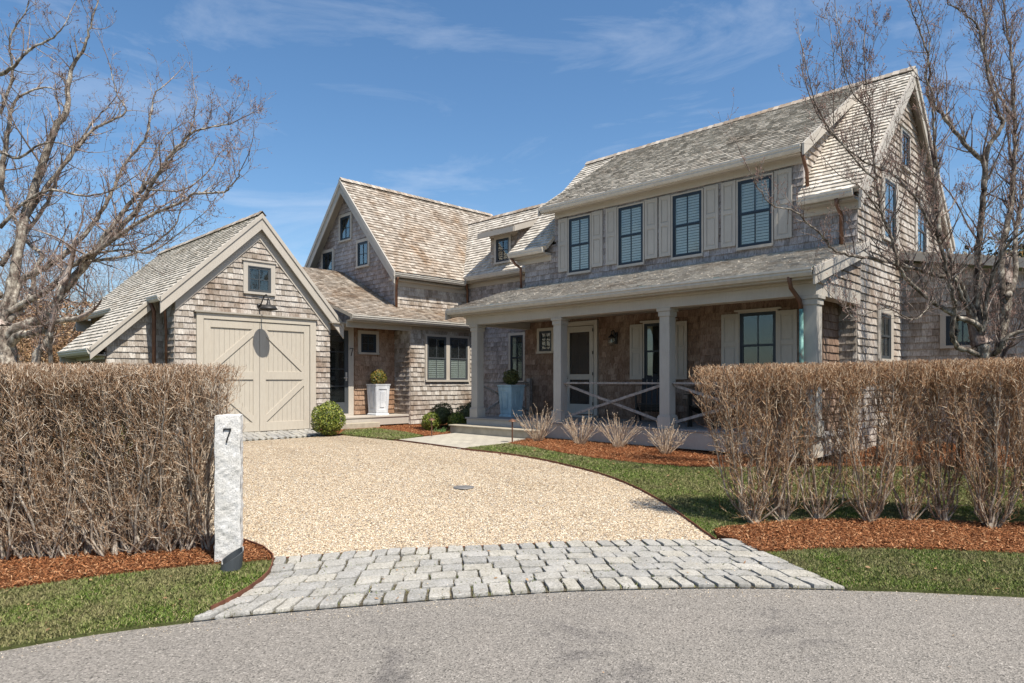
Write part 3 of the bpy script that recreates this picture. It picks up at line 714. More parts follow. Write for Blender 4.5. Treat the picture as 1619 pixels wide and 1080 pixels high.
# porch deck and steps
PY=9.9
m=MB(); 
for k in range(16):
    y=PY-.02+k*(YB-PY)/16; m.box(-11.33,-3.72,y,y+(YB-PY)/16-.006,Z0-.03,Z0)
dk=m.build('porch_floor',M['deck'],house)
board((-11.30,PY,.03),(-3.75,PY,.03),(0,0,Z0-.062),(0,.05,0),name='porch_skirt'); board((-11.30,PY+.05,.03),(-11.25,PY+.05,.03),(0,0,Z0-.062),(0,YB-PY-.05,0),name='porch_skirt'); board((-3.80,PY+.05,.03),(-3.75,PY+.05,.03),(0,0,Z0-.062),(0,YB-PY-.05,0),name='porch_skirt')
m=MB(); m.box(-11.45,-8.95,9.55,PY-.002,-.02,.165); m.box(-11.48,-8.93,9.52,PY-.001,.165,.195); m.build('porch_step',M['stepstone'],house,bevel=.01)
# columns
for cxx in (-11.08,-8.65,-6.23,-3.80):
    cy=PY+.13; m=MB()
    def sq(h,z0,z1): m.box(cxx-h,cxx+h,cy-h,cy+h,z0,z1)
    sq(.125,Z0,Z0+.20); sq(.115,Z0+.20,Z0+.225); sq(.098,Z0+.225,2.33); sq(.115,2.26,2.345); sq(.135,2.345,2.40)
    m.build('column',M['trim2'],house,bevel=.005)
# beam, porch ceiling, gutter, roof
board((-11.32,PY+.0,2.40),(-3.70,PY+.0,2.40),(0,0,.17),(0,.24,0),name='porch_beam',mat='trim2')
board((-11.36,PY-.03,2.57),(-3.66,PY-.03,2.57),(0,0,.06),(0,.3,0),name='porch_beam',mat='trim2')
board((-11.32,PY+.242,2.40),(-11.12,PY+.242,2.40),(0,0,.23),(0,YB-PY-.25,0),name='porch_beam',mat='trim2')
m=MB(); m.box(-11.1,-3.9,PY+.25,YB-.03,2.56,2.6); m.build('porch_ceiling',M['soffit'],house)
board((-11.60,9.66,2.60),(-3.64,9.66,2.60),(0,0,.10),(0,.30,0),mat='soffit')
gutter((-11.62,9.66,2.75),(-3.64,9.66,2.75),(0,-1,0))
m=MB(); m.box(-11.62,-3.64,9.60,9.66,2.752,2.765); m.build('copper_flashing',M['verd'],house)
pl=math.hypot(YB-9.6,.68)
roof((0,9.6,2.745),(1,0,0),(0,YB-9.6,.68),rect(-11.65,-3.64,0,pl),M['rf_mid'],24,label='long low shingled porch roof')
# porch right end
m=MB(); m.run((-3.62,9.58,2.74),(-3.62,YB+.1,2.74+.68*(YB+.1-9.58)/2.2),(0,0,-.10),(.03,0,0)); m.run((-3.64,9.62,2.66),(-3.64,YB+.1,2.66+.68*(YB+.1-9.62)/2.2),(0,0,-.15),(.03,0,0)); m.build('rake_board',M['trim'],house)
wall('wall',FX(-3.71),[(PY+.1,2.62),(YB,2.62),(YB,3.3),(PY+.1,2.76)],M['sh_gray'],(),25)
board((-3.70,PY+.245,2.40),(-3.70,YB-.02,2.40),(0,0,.22),(-.2,0,0),name='porch_beam',mat='trim')
m=MB(); m.run((-11.63,9.58,2.74),(-11.63,YB,2.74+.68*(YB-9.58)/2.2),(0,0,-.22),(-.03,0,0)); m.build('rake_board',M['trim'],house)
# rails
def rail(P0,P1,name='porch_railing'):
    P0=Vector(P0);P1=Vector(P1); m=MB(); d=(P1-P0); n=Vector((-d.y,d.x,0)).normalized()*.03
    m.run(P0+Vector((0,0,1.10))-n,P1+Vector((0,0,1.10))-n,(0,0,.035),n*2); o=m.build('railing',M['wood'],house,bevel=.004)
    for (z0,z1,k) in ((1.08,.44,.012),(.44,1.08,-.020)):
        m=MB(); q=n.normalized()*k; m.run(P0+Vector((0,0,z0-.02))+q,P1+Vector((0,0,z1-.02))+q,(0,0,.05),n*.8); m.build('diagonal_brace',M['wood'],o,bevel=.003)
rail((-8.54,PY+.14,0),(-6.34,PY+.14,0)); rail((-6.12,PY+.14,0),(-3.91,PY+.14,0)); rail((-11.1,PY+.25,0),(-11.1,YB-.08,0))
m=MB(); m.box(-11.16,-11.05,YB-.11,YB-.02,Z0,1.22); m.build('rail_post',M['wood'],house)
# porch downspout etc
pipe([(-3.98,9.62,2.66),(-3.98,9.70,2.5),(-3.92,9.86,2.33),(-3.90,9.87,2.2)],.032,'copper'); pipe([(-3.90,9.87,2.2),(-3.90,9.87,.05)],.033,'verd')
pipe([(-4.53,11.50,5.03),(-4.53,11.62,4.85),(-4.53,11.70,4.75),(-4.53,11.73,4.45)],.032)
pipe([(-3.98,11.5,4.14),(-3.98,11.52,4.05),(-3.98,11.73,3.9),(-3.98,11.73,3.42)],.034)
pipe([(-11.5,11.5,4.14),(-11.45,11.6,4.0),(-11.36,11.7,3.9),(-11.36,11.72,3.42)],.032)
# --- link wing
YP=13.0
wall('wall',FY(YP),rect(-14.8,XL,0,4.1),M['sh_shade'],[(-13.0,-12.45,1.15,2.42)],30)
window(FY(YP),-12.98,-12.50,1.17,2.40,cas=.07,inside='curtain')
LkV=(0,1.95,2.18); Ll=math.hypot(1.95,2.18)
roof((0,12.65,4.13),(1,0,0),LkV,rect(-17.1,-11.5,0,Ll),M['rf_light'],31,label='pale roof slope with the small dormer on it')
roof((0,16.55,4.13),(-1,0,0),(0,-1.95,2.18),rect(11.5,17.1,0,Ll),M['rf_light'],32)
ridge((-17.0,14.6,6.35),(-11.5,14.6,6.35),'rf_brown')
board((-14.6,12.72,3.98),(-11.4,12.72,3.98),(0,0,.05),(0,.26,0),mat='soffit'); board((-14.75,YP-.04,3.86),(-11.4,YP-.04,3.86),(0,0,.12),(0,.04,0)); gutter((-14.7,12.70,4.13),(-11.45,12.70,4.13),(0,-1,0))
# small dormer
fd=FY(12.82)
wall('wall',fd,rect(-13.60,-12.56,4.2,5.2),M['sh_gray'],[(-13.42,-12.80,4.36,5.12)],33)
window(fd,-13.36,-12.86,4.42,5.05,cas=.075,hung=False)
dd=MB(); shingles(dd,FX(-12.56),[(12.82,4.32),(12.82,5.22),(14.15,5.62)],seed=34); dd.build('wall',M['sh_gray'],house)
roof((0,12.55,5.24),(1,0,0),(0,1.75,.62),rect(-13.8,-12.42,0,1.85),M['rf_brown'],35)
m=MB(); m.run((-12.42,12.52,5.25),(-12.42,13.9,5.25+1.38*.354),(0,0,-.15),(.035,0,0)); m.run((-13.8,12.52,5.25),(-13.8,13.0,5.41),(0,0,-.15),(-.035,0,0)); m.box(-13.8,-12.42,12.50,12.55,5.10,5.235); m.box(-13.62,-12.54,12.78,12.82,5.12,5.22); m.build('dormer_trim',M['trim'],house)
# --- gable two
G2=10.5; XG2=-14.8; XA=-17.14; ZA=6.94; s2=(ZA-4.0)/(XA+14.45)*-1
s2=(ZA-4.0)/(17.14-14.45)
gzz=lambda x:ZA-.06-abs(x-XA)*s2
w2=[(-17.60,-17.06,5.30,5.98),(-18.62,-18.06,4.48,5.06),(-16.66,-16.14,4.43,5.10)]
wall('wall',FY(G2),[(-19.48,2.6),(XG2,2.6),(XG2,gzz(XG2)),(XA,gzz(XA)),(-19.48,gzz(-19.48))],M['sh_shade'],[(a,b,c,d) for a,b,c,d in w2],36,'shade toned grey shingled gable with three small square windows')
for a,b,c,d in w2: window(FY(G2),a,b,c,d,cas=.085,hung=False,inside='curtain' if False else 'dark')
wall('wall',FX(XG2),rect(G2,YP,2.6,4.1),M['sh_gray'],(),37)
L2=math.hypot(2.69,ZA-4.0)
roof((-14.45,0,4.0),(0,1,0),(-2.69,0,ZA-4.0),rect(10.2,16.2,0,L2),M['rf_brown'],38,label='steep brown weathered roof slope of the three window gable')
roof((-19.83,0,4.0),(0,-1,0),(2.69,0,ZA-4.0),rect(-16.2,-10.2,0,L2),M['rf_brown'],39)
ridge((XA,10.18,ZA+.06),(XA,16.2,ZA+.06),'rf_brown')
for s in (1,-1):
    xe=XA+s*2.69
    m=MB(); m.run((xe,10.20,4.02),(XA,10.20,ZA+.02),(0,0,-.14),(0,-.04,0)); m.run((xe-s*.04,10.22,4.02-.12+.04*s2),(XA,10.22,ZA-.12),(0,0,-.24),(0,-.03,0)); m.build('rake_board',M['trim2'],house)
m=MB(); m.box(-14.86,-14.78,G2-.04,G2+.08,2.9,3.95); m.build('corner_board',M['trim'],house)
board((-14.62,G2-.25,3.82),(-14.62,12.72,3.82),(0,0,.05),(-.2,0,0),mat='soffit'); board((-14.76,G2,3.70),(-14.76,YP,3.70),(0,0,.12),(-.04,0,0)); gutter((-14.55,10.2,4.0),(-14.55,12.66,4.0),(1,0,0))
pipe([(-14.50,10.32,3.88),(-14.60,10.36,3.78),(-14.72,10.43,3.66),(-14.72,10.43,3.12)],.035)
pipe([(-14.6,12.78,4.0),(-14.7,12.9,3.85),(-14.72,12.93,3.75),(-14.72,12.93,3.2)],.032)
# --- connector
XC=-14.3; XN=-15.0; YC=10.57
wall('wall',FX(XC),rect(YC,YP,.03,2.62),M['sh_gray'],[(11.03,12.65,1.13,2.45)],40,'sunlit shingled wall with the pair of windows')
wall('wall',FY(YC),rect(XN,XC,.03,2.5),M['sh_gray'],(),41)
wall('wall',FX(XN),rect(8.3,YC,.3,2.6),M['sh_orange'],[(8.4,9.32,.3,2.5),(9.45,10.02,1.85,2.42)],42,'orange brown sheltered shingles in the entry nook')
for a,b in ((11.10,11.76),(11.88,12.54)): window(FX(XC),a,b,1.19,2.36,cas=.06,inside='half',sash='slate')
window(FX(XN),9.50,9.96,1.90,2.38,cas=.085,hung=False)
# nook door
fn=FX(XN); m=MB(); 
for q in ((8.5,8.6,.33,2.44),(9.02,9.12,.33,2.44),(8.6,9.02,.33,.62),(8.6,9.02,2.30,2.44)): fbox(m,fn,*q,.01,.045)
for z in (1.02,1.45,1.88): fbox(m,fn,8.6,9.02,z,z+.02,.012,.040)
nd=m.build('entry_door',M['slate'],house,bevel=.003); nd['label']='dark slate glazed entry door in the nook'
m=MB(); fbox(m,fn,8.6,9.02,.62,2.30,.022,.026); m.build('pane',M['glass'],nd)
m=MB(); fbox(m,fn,8.5,9.12,.33,2.44,.0,.004); m.build('unlit_room_panel',M['dark'],nd)  # flat black sheet in place of the unlit hall behind the door
m=MB(); m.tube([fn.p(9.06,1.24,.045),fn.p(9.06,1.24,.09),fn.p(8.97,1.24,.09)],.014,8); fbox(m,fn,9.04,9.085,1.16,1.38,.045,.052); m.build('handle',M['gutter'],nd)
m=MB(); fbox(m,fn,9.12,9.27,.28,2.44,0,.06); fbox(m,fn,8.3,9.27,2.44,2.54,0,.06); fbox(m,fn,8.3,9.2,.26,.33,0,.08); m.build('door_casing',M['trim'],house,bevel=.004)
def digit7(fr,u,z,h,n,mat,parent,th=.008):
    m=MB(); w=h*.52
    P=lambda a,b:(u+a*w,z+b*h)
    def poly(pts): m.prism([fr.p(x,y,n) for x,y in pts],fr.N*th)
    poly([P(0,1),P(1,1),P(1,.90),P(0,.90)]); poly([P(0,.9),P(.13,.9),P(.06,.76),P(0,.76)])
    poly([P(.82,.9),P(1,.9),P(.82,.62),P(.62,.60)]); poly([P(.62,.60),P(.82,.62),P(.62,.34),P(.44,.32)]); poly([P(.44,.32),P(.62,.34),P(.52,0),P(.30,0)])
    return m.build('house_number',mat,parent)
digit7(fn,9.15,1.80,.20,.061,M['lampm'],house)
# stoop
m=MB(); m.box(XN,XC-.02,8.4,YC,.24,.28); m.box(-15.0,XC-.04,8.4,YC,.05,.24); m.build('stoop',M['trim'],house,bevel=.005)
m=MB(); m.box(XC-.02,XC+.28,8.35,9.45,-.02,.14); m.build('stoop_step',M['stepstone'],house,bevel=.01)
# connector beam, gutter, roof
board((XC-.05,8.68,2.47),(XC-.05,YC+.02,2.47),(0,0,.17),(.06,0,0),name='nook_beam',mat='trim2'); board((XC+.01,8.68,2.60),(XC+.01,12.9,2.60),(0,0,.05),(.26,0,0),mat='soffit')
board((XC,YC+.02,2.52),(XC,YP,2.52),(0,0,.10),(.03,0,0),mat='soffit')
m=MB(); m.box(XN,XC-.05,8.3,YC,2.545,2.58); m.build('nook_ceiling',M['soffit'],house)
gutter((-14.02,8.60,2.745),(-14.02,12.75,2.745),(1,0,0))
lc=math.hypot(3.57,1.62)
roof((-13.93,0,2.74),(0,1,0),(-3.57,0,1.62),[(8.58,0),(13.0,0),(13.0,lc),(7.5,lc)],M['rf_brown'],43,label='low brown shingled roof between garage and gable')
# --- garage
XGF=-14.55; YA=6.61; ZG=4.85; sl_=.965; sr_=1.14
fg=FX(XGF)
wall('wall',fg,[(4.84,0),(8.36,0),(8.36,ZG-.08-(8.36-YA)*sr_),(YA,ZG-.08),(4.84,ZG-.08-(YA-4.84)*sl_)],M['sh_gray'],[(5.27,7.95,0,2.58),(6.28,6.93,3.08,3.76)],50,'sunlit shingled garage gable wall')
wall('wall',FY(4.84),rect(-21,XGF,0,3.0),M['sh_gray'],(),51)
m=MB(); m.box(-21,XGF,8.32,8.36,0,2.5); m.build('wall',M['sh_gray'],house)
wall('wall',FX(-15.24),[(3.78,0),(4.84,0),(4.84,2.95),(3.78,1.93)],M['sh_gray'],(),52)
wall('wall',FY(3.78),rect(-17.45,-15.24,0,1.9),M['sh_brown'],(),53)
Vl=(0,1,sl_)
lr=math.hypot(YA-4.50,(YA-4.50)*sl_)
roof((0,4.50,ZG-(YA-4.50)*sl_),(1,0,0),Vl,rect(-21.1,-14.42,0,lr),M['rf_light'],54,label='pale grey shingled garage roof slope')
l2=math.hypot(1.10,1.10*sl_)
roof((0,3.43,ZG-(YA-3.43)*sl_),(1,0,0),Vl,rect(-17.6,-15.10,0,l2),M['rf_light'],55,label='lower lean-to part of the garage roof')
rl=math.hypot(8.62-YA,(8.62-YA)*sr_)
roof((0,8.62,ZG-(8.62-YA)*sr_),(-1,0,0),(0,-1,sr_),rect(14.42,21.1,0,rl),M['rf_light'],56)
ridge((-21.1,YA,ZG+.05),(-14.38,YA,ZG+.05),'rf_brown')
def rake(x,ya,za,yb,zb,hh=.11,h2=.24):
    m=MB(); m.run((x,ya,za),(x,yb,zb),(0,0,-hh),(.045,0,0)); m.run((x-.02,ya,za-hh),(x-.02,yb,zb-hh),(0,0,-h2),(.04,0,0)); m.build('rake_board',M['trim'],house,bevel=.004)
rake(-14.42,YA,ZG+.02,4.52,ZG+.02-(YA-4.52)*sl_); rake(-14.42,YA,ZG+.02,8.66,ZG+.02-(8.66-YA)*sr_)
rake(-15.10,4.64,ZG+.02-(YA-4.64)*sl_,3.46,ZG+.02-(YA-3.46)*sl_,.09,.17)
# soffit frieze on the wall under the rake
m=MB(); m.run((XGF+.01,4.84,ZG-.12-(YA-4.84)*sl_),(XGF+.01,YA,ZG-.12),(0,0,-.42),(.025,0,0)); m.run((XGF+.01,8.36,ZG-.12-(8.36-YA)*sr_),(XGF+.01,YA,ZG-.12),(0,0,-.42),(.026,0,0)); m.build('frieze_board',M['trim'],house)
gutter((-17.6,3.50,1.80),(-15.12,3.50,1.80),(0,-1,0)); gutter((-21.1,4.55,2.86),(-17.62,4.55,2.86),(0,-1,0)); gutter((-15.1,4.56,2.88),(-14.43,4.56,2.88),(0,-1,0))
board((-17.6,3.45,1.55),(-17.6,3.78,1.55),(0,0,.22),(.06,0,0)); board((-17.62,4.48,2.45),(-17.62,4.84,2.45),(0,0,.36),(-.06,0,0)) ; board((-21.1,4.50,2.45),(-21.1,4.84,2.45),(0,0,.36),(.06,0,0))
board((-17.5,3.74,1.60),(-15.27,3.74,1.60),(0,0,.14),(0,.04,0)); board((-17.5,3.52,1.66),(-15.2,3.52,1.66),(0,0,.03),(0,.24,0),mat='soffit')
pipe([(-15.05,4.53,2.78),(-15.05,4.60,2.6),(-15.05,4.60,.0)],.04)
pipe([(-14.62,4.66,2.75),(-14.75,4.72,2.5),(-14.85,4.77,2.2),(-14.85,4.77,1.4)],.028)
window(fg,6.34,6.87,3.13,3.70,cas=.10,hung=False,sash='slate',head=.03)
# garage door
m=MB(); fbox(m,fg,5.25,5.39,0.03,2.60,0,.06); fbox(m,fg,7.82,7.97,.03,2.60,0,.06); fbox(m,fg,5.39,7.82,2.47,2.60,0,.06); m.build('door_casing',M['door'],house,bevel=.004)
m=MB(); fbox(m,fg,5.20,8.02,2.60,2.635,0,.10); m.build('door_cap',M['soffit'],house)
m=MB(); a,b,c,d=5.40,7.81,.04,2.46; mid=(a+b)/2; zm=1.28
# vertical planks
n=22
for k in range(n):
    u=a+(b-a)*k/n; fbox(m,fg,u+.002,u+(b-a)/n-.002,c,d,.0,.018)
gd=m.build('garage_door',M['door'],house); gd['label']='greige double garage door with diamond pattern braces'
m=MB(); s=.14
for p,q in ((a,mid-.004),(mid+.004,b)):
    fbox(m,fg,p,p+s,c,d,.018,.042); fbox(m,fg,q-s,q,c,d,.018,.042)
    for z0,z1 in ((c,c+.20),(zm-.09,zm+.09),(d-.16,d)): fbox(m,fg,p+s,q-s,z0,z1,.018,.0415)
m.build('door_frame',M['door'],gd,bevel=.003)
def brace(mm,u0,z0,u1,z1,w=.11):
    mm.prism([fg.p(u0,z0-w*.75,.0185),fg.p(u1,z1-w*.75,.0185),fg.p(u1,z1+w*.75,.0185),fg.p(u0,z0+w*.75,.0185)],fg.N*.021)
for (u0,z0,u1,z1) in ((a+s,zm+.13,mid-s,d-.22),(mid+s,d-.22,b-s,zm+.13),(mid+s,c+.27,b-s,zm-.15),(a+s,zm-.15,mid-s,c+.27)):
    m=MB(); brace(m,u0,z0,u1,z1); m.build('diagonal_brace',M['door'],gd,bevel=.002)
# barn light
L0=(XGF+.02,6.60,2.84)
bl=empty('barn_lamp',L0); tag(bl,'dark gooseneck barn lamp with round shade above the garage door','lamp')
m=MB(); m.tube([(XGF+.02,6.60,2.84),(XGF+.05,6.60,2.84)],.05,14); m.tube([(XGF+.05,6.60,2.84),(XGF+.12,6.60,2.86),(XGF+.20,6.60,2.95),(XGF+.28,6.60,3.03),(XGF+.38,6.60,3.05),(XGF+.46,6.60,3.0),(XGF+.48,6.60,2.90)],.014,8); m.build('gooseneck_arm',M['lampm'],bl,smooth=True)
m=MB(); m.lathe([(.0,.06),(.03,.06),(.035,.0),(.05,-.03),(.06,-.05),(.14,-.07),(.18,-.11),(.195,-.14),(.19,-.145),(.17,-.11),(.05,-.06),(0,-.05)],(XGF+.48,6.60,2.86),28); m.build('lamp_shade',M['lampm'],bl,smooth=True)
m=MB(); m.lathe([(0,0),(.03,-.01),(.035,-.03),(.02,-.06),(0,-.065)],(XGF+.48,6.60,2.80),12); m.build('bulb',M['blind'],bl,smooth=True)
m=MB(); m.tube([(XGF+.05,6.60,2.82),(XGF+.05,6.605,2.62),(XGF+.062,6.60,2.58)],.006,5); m.build('arm_shadow',M['black'],bl)  # black tube standing in for the gooseneck arm's cast shadow
# wall lantern on the porch
lo=(-8.59,YB-.02,2.05); la=empty('wall_lantern',lo); tag(la,'dark iron and glass wall lantern beside the screen door','lantern')
m=MB(); m.box(-8.64,-8.54,YB-.04,YB-.02,1.95,2.2); m.tube([(-8.59,YB-.04,2.15),(-8.59,YB-.10,2.24),(-8.59,YB-.17,2.22),(-8.59,YB-.17,2.14)],.012,7); m.lathe([(.0,.03),(.03,.0),(.075,-.05),(.08,-.06),(0,-.06)],(-8.59,YB-.17,2.14),14); m.build('bracket',M['black'],la)
m=MB(); m.lathe([(.05,0),(.075,-.08),(.05,-.16),(.0,-.18)],(-8.59,YB-.17,2.08),14); m.build('glass_globe',M['glass'],la,smooth=True)
m=MB(); m.lathe([(.0,0),(.02,-.01),(.02,-.08),(0,-.09)],(-8.59,YB-.17,2.06),8); m.build('bulb',M['blind'],la)
# --- rear wing on the right
YW=14.3
wall('wall',FY(YW),[(XR,0),(2.5,0),(2.5,1.5),(-.3,2.7),(XR,3.42)],M['sh_gray'],[(-3.05,-2.50,1.75,2.36)],60,'shingled side wing wall behind the right hand tree',wr=(.1,.22))
window(FY(YW),-3.03,-2.52,1.80,2.34,cas=.09,hung=False,rows=1)
m=MB(); m.run((XR,YW-.2,3.44),(2.5,YW-.2,2.20),(0,0,.14),(0,-.04,0)); m.build('rake_board',M['trim2'],house)
d=Vector((6.3,0,-1.24)); roof((2.6,0,2.36),(0,1,0),(-6.36,0,1.24),rect(YW-.2,18,0,math.hypot(6.36,1.24)),M['rf_brown'],61)
# closing masses so nothing is hollow
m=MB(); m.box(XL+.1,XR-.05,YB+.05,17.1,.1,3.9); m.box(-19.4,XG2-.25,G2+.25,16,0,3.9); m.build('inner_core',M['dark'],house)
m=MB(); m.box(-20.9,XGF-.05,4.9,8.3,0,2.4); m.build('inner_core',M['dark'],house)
# ------------------------------------------------------------------ batches of thin wood
class SEG:
    def __init__(s): s.a=[]; s.b=[]; s.r=[]
    def add(s,p,q,r0,r1): s.a.append(tuple(p)); s.b.append(tuple(q)); s.r.append((r0,r1))
    def build(s,name,mat,parent,sides=3):
        if not s.a: return None
        A=np.array(s.a);B=np.array(s.b);R=np.array(s.r); t=B-A; L=np.linalg.norm(t,axis=1,keepdims=True)+1e-9; t/=L
        ref=np.where(np.abs(t[:,2:3])>.9,np.array([[1.,0,0]]),np.array([[0,0,1.]])); u=np.cross(t,ref); u/=np.linalg.norm(u,axis=1,keepdims=True); w=np.cross(t,u)
        V=[]
        for P,k in ((A,0),(B,1)):
            for i in range(sides):
                an=2*math.pi*i/sides; V.append(P+(u*math.cos(an)+w*math.sin(an))*R[:,k:k+1])
        V=np.stack(V,1); n=len(A); idx=np.arange(n)[:,None]*2*sides
        F=np.stack([np.concatenate([idx+i,idx+(i+1)%sides,idx+sides+(i+1)%sides,idx+sides+i],1) for i in range(sides)],1).reshape(-1,4)
        return npmesh(name,V.reshape(-1,3),F,mat,parent,k=4,smooth=sides>4)
def catmull(P,n=5):
    P=[Vector(p) for p in P]; Q=[P[0]*2-P[1]]+P+[P[-1]*2-P[-2]]; out=[]
    for i in range(1,len(Q)-2):
        a,b,c,d=Q[i-1:i+3]
        for k in range(n):
            t=k/n; out.append(.5*((2*b)+(c-a)*t+(2*a-5*b+4*c-d)*t*t+(-a+3*b-3*c+d)*t**3))
    return out+[P[-1]]
def rv(r): return Vector((r.gauss(0,1),r.gauss(0,1),r.gauss(0,1)))
def sprout(seg,buds,p,d,L,rad,lvl,r,up=.25,wig=.22,nseg=5,kids=(4,3),minl=.05,curl=0):
    """one wandering branch with side branches, recursive"""
    st=L/nseg; q=p.copy(); d=d.normalized(); pts=[]
    for i in range(nseg):
        d=(d+rv(r)*wig*.5+Vector((0,0,up*.35))).normalized(); q2=q+d*st
        f0=1-i/nseg*.75; f1=1-(i+1)/nseg*.75
        seg.add(q,q2,rad*f0,rad*f1); pts.append((q2,d.copy(),f1)); q=q2
    if lvl>0:
        n=kids[0] if lvl>1 else kids[1]; n=int(n*r.uniform(.7,1.3)+.5)
        for k in range(n):
            i=r.randrange(max(0,nseg//5),nseg); (b,dd,f)=pts[i]; b=b-dd*st*r.random()
            nd=(dd*.55+rv(r).normalized()*.8+Vector((0,0,up))).normalized()
            sprout(seg,buds,b,nd,L*r.uniform(.28,.55),max(rad*f*.55,.0022),lvl-1,r,up,wig,max(2,nseg-1),kids)
    else:
        for (b,dd,f) in pts:
            if r.random()<.45: buds.add(b,b+(dd+rv(r)*.7).normalized()*r.uniform(.010,.02),.0036,.002)
        e,dd,_=pts[-1]; buds.add(e,e+dd*.018,.0045,.0025)
def limb_tree(name,label,cat,limbs,base,seed,spac=.16,l1=(.5,1.1),kids=(5,3),depth0=9,twigmat='twig',dens_from=.2,up=.28,barkr=1.0,spurs=True,barkmat='bark',big=(.8,1.4),bigsp=.5):
    r=random.Random(seed); th=empty(name,base); tag(th,label,cat)
    tm=MB(); tw=SEG(); bd=SEG()
    for P,r0,r1 in limbs:
        C=catmull(P,5); n=len(C)
        C=[c+rv(r)*min(.007,r0*.15)*(1 if 0<i<n-1 else 0) for i,c in enumerate(C)]
        rad=[barkr*(r0+(r1-r0)*(i/(n-1))**.8)*r.uniform(.96,1.05) for i in range(n)]
        tm.tube(C,rad,8)
        acc=0; tot=sum((C[i+1]-C[i]).length for i in range(n-1)); s=0; nxt=tot*dens_from if r0>.05 else .1
        for i in range(n-1):
            L=(C[i+1]-C[i]).length
            while nxt<s+L:
                k=(nxt-s)/L; p=C[i].lerp(C[i+1],k); t=(C[i+1]-C[i]).normalized()
                nd=(t*.55+rv(r).normalized()*.85+Vector((0,0,up))).normalized(); rr_=rad[i]
                f=nxt/tot
                LL=r.uniform(*l1)*(1.05-.45*f)
                sprout(tw,bd,p,nd,LL,min(rr_*.5,.006+.009*r.random()),2,r,up,.26,6,kids)
                if spurs and r.random()<.8:
                    sprout(tw,bd,p,rv(r).normalized(),r.uniform(.08,.2),.004,0,r,.1,.3,2)
                nxt+=spac*r.uniform(.5,1.5)
            if r0>.056 and s>tot*.25 and r.random()<L/bigsp:
                t=(C[i+1]-C[i]).normalized(); sprout(tw,bd,C[i],(t*.7+rv(r).normalized()*.7+Vector((0,0,up))).normalized(),r.uniform(*big)*(1.1-.5*s/tot),min(rad[i]*.5,.018),3,r,up,.24,8,(5,3))
            s+=L
        # the tip continues
        t=(C[-1]-C[-2]).normalized(); sprout(tw,bd,C[-1],t,r.uniform(.4,.7),r1,2,r,up,.15,6,kids)
    tr=tm.build('trunk',M[barkmat],th,smooth=True); tw.build('twigs',M[twigmat],th,4); bd.build('buds',M['bud'],th)
    return th
def pxl(pts,d0,d1,rr,jit=.0):
    n=len(pts); return [at(x,y,d0+(d1-d0)*i/(n-1)+rr.uniform(-jit,jit)) for i,(x,y) in enumerate(pts)]
rq=random.Random(11)
D=9.3
b=at(1562,610,D); b.z=gz(b.x,b.y)-.05
fork=(1556,556)
def Lm(pts,d1,r0,r1,d0=D): return (pxl(pts,d0,d1,rq,.04),r0,r1)
limbs=[([b,at(1562,610,D),at(1558,575,D),at(1553,545,D)],.17,.13),
 ([b,at(1574,610,D+.05),at(1580,560,D+.1),at(1588,500,D+.15),at(1593,450,D+.2)],.13,.10),
 Lm([(1548,560),(1526,553),(1511,546),(1505,525),(1508,499),(1509,483),(1505,465),(1498,429),(1492,405),(1482,374),(1467,350),(1453,321),(1431,295),(1412,276),(1378,262),(1345,240),(1318,215),(1292,180)],8.2,.060,.012),
 Lm([(1553,535),(1544,512),(1510,499),(1474,476),(1448,455),(1428,434),(1418,415),(1408,373),(1395,338),(1386,285),(1381,250),(1377,190),(1371,143),(1366,90)],8.0,.066,.008),
 Lm([(1547,520),(1521,470),(1508,442),(1485,436),(1459,429),(1433,421),(1394,411),(1355,406),(1324,398),(1306,381),(1283,358),(1251,333),(1220,324),(1195,289),(1184,268)],7.9,.055,.006),
 Lm([(1552,530),(1540,500),(1521,455),(1505,430),(1500,400),(1490,375)],9.0,.075,.03),
 Lm([(1553,545),(1546,480),(1546,415),(1549,360),(1556,300),(1556,259),(1530,233),(1505,200),(1484,176),(1468,155),(1470,110),(1462,70),(1447,30),(1435,0)],8.6,.085,.008),
 Lm([(1556,300),(1558,260),(1562,235),(1584,199),(1581,185),(1572,157),(1562,120),(1553,74),(1548,48),(1530,25),(1500,5),(1480,-20)],9.0,.06,.008,9.1),
 Lm([(1553,74),(1560,40),(1552,10),(1548,-30)],9.2,.03,.008,9.05),
 Lm([(1588,500),(1583,443),(1587,382),(1597,331),(1602,280),(1604,255),(1605,200),(1601,150),(1600,100),(1592,50),(1585,0),(1580,-30)],9.8,.085,.012,D+.1),
 Lm([(1590,470),(1604,443),(1606,382),(1614,321),(1630,260),(1650,180),(1660,90)],10.0,.075,.012,D+.1),
 Lm([(1605,190),(1590,170),(1575,140),(1560,100),(1545,60)],9.9,.04,.008,9.5),
 Lm([(1481,264),(1478,230),(1475,190),(1474,150),(1465,120),(1470,60),(1455,10)],8.3,.035,.008,8.5),
 Lm([(1484,374),(1483,330),(1478,300),(1481,264)],8.5,.05,.035,8.7),
 Lm([(1562,560),(1578,556),(1590,535),(1619,520),(1660,500),(1710,460)],8.7,.07,.02),
 Lm([(1553,530),(1560,470),(1575,420),(1600,380),(1640,350),(1690,330)],8.5,.05,.012),
 Lm([(1386,285),(1360,262),(1335,232),(1312,205),(1290,165),(1278,120),(1270,85)],7.8,.022,.006,8.0),
 Lm([(1377,190),(1372,170),(1350,150),(1335,110),(1328,60),(1322,20)],8.0,.018,.005,8.0),
 Lm([(1318,215),(1318,160),(1320,120),(1316,75)],8.1,.014,.005,8.2),
 Lm([(1395,338),(1380,320),(1365,300),(1350,290),(1325,275)],7.8,.02,.006,8.0),
 Lm([(1474,476),(1455,500),(1440,505),(1420,495),(1400,487),(1372,495),(1348,502),(1330,480),(1316,470)],7.8,.02,.005,8.7),
]
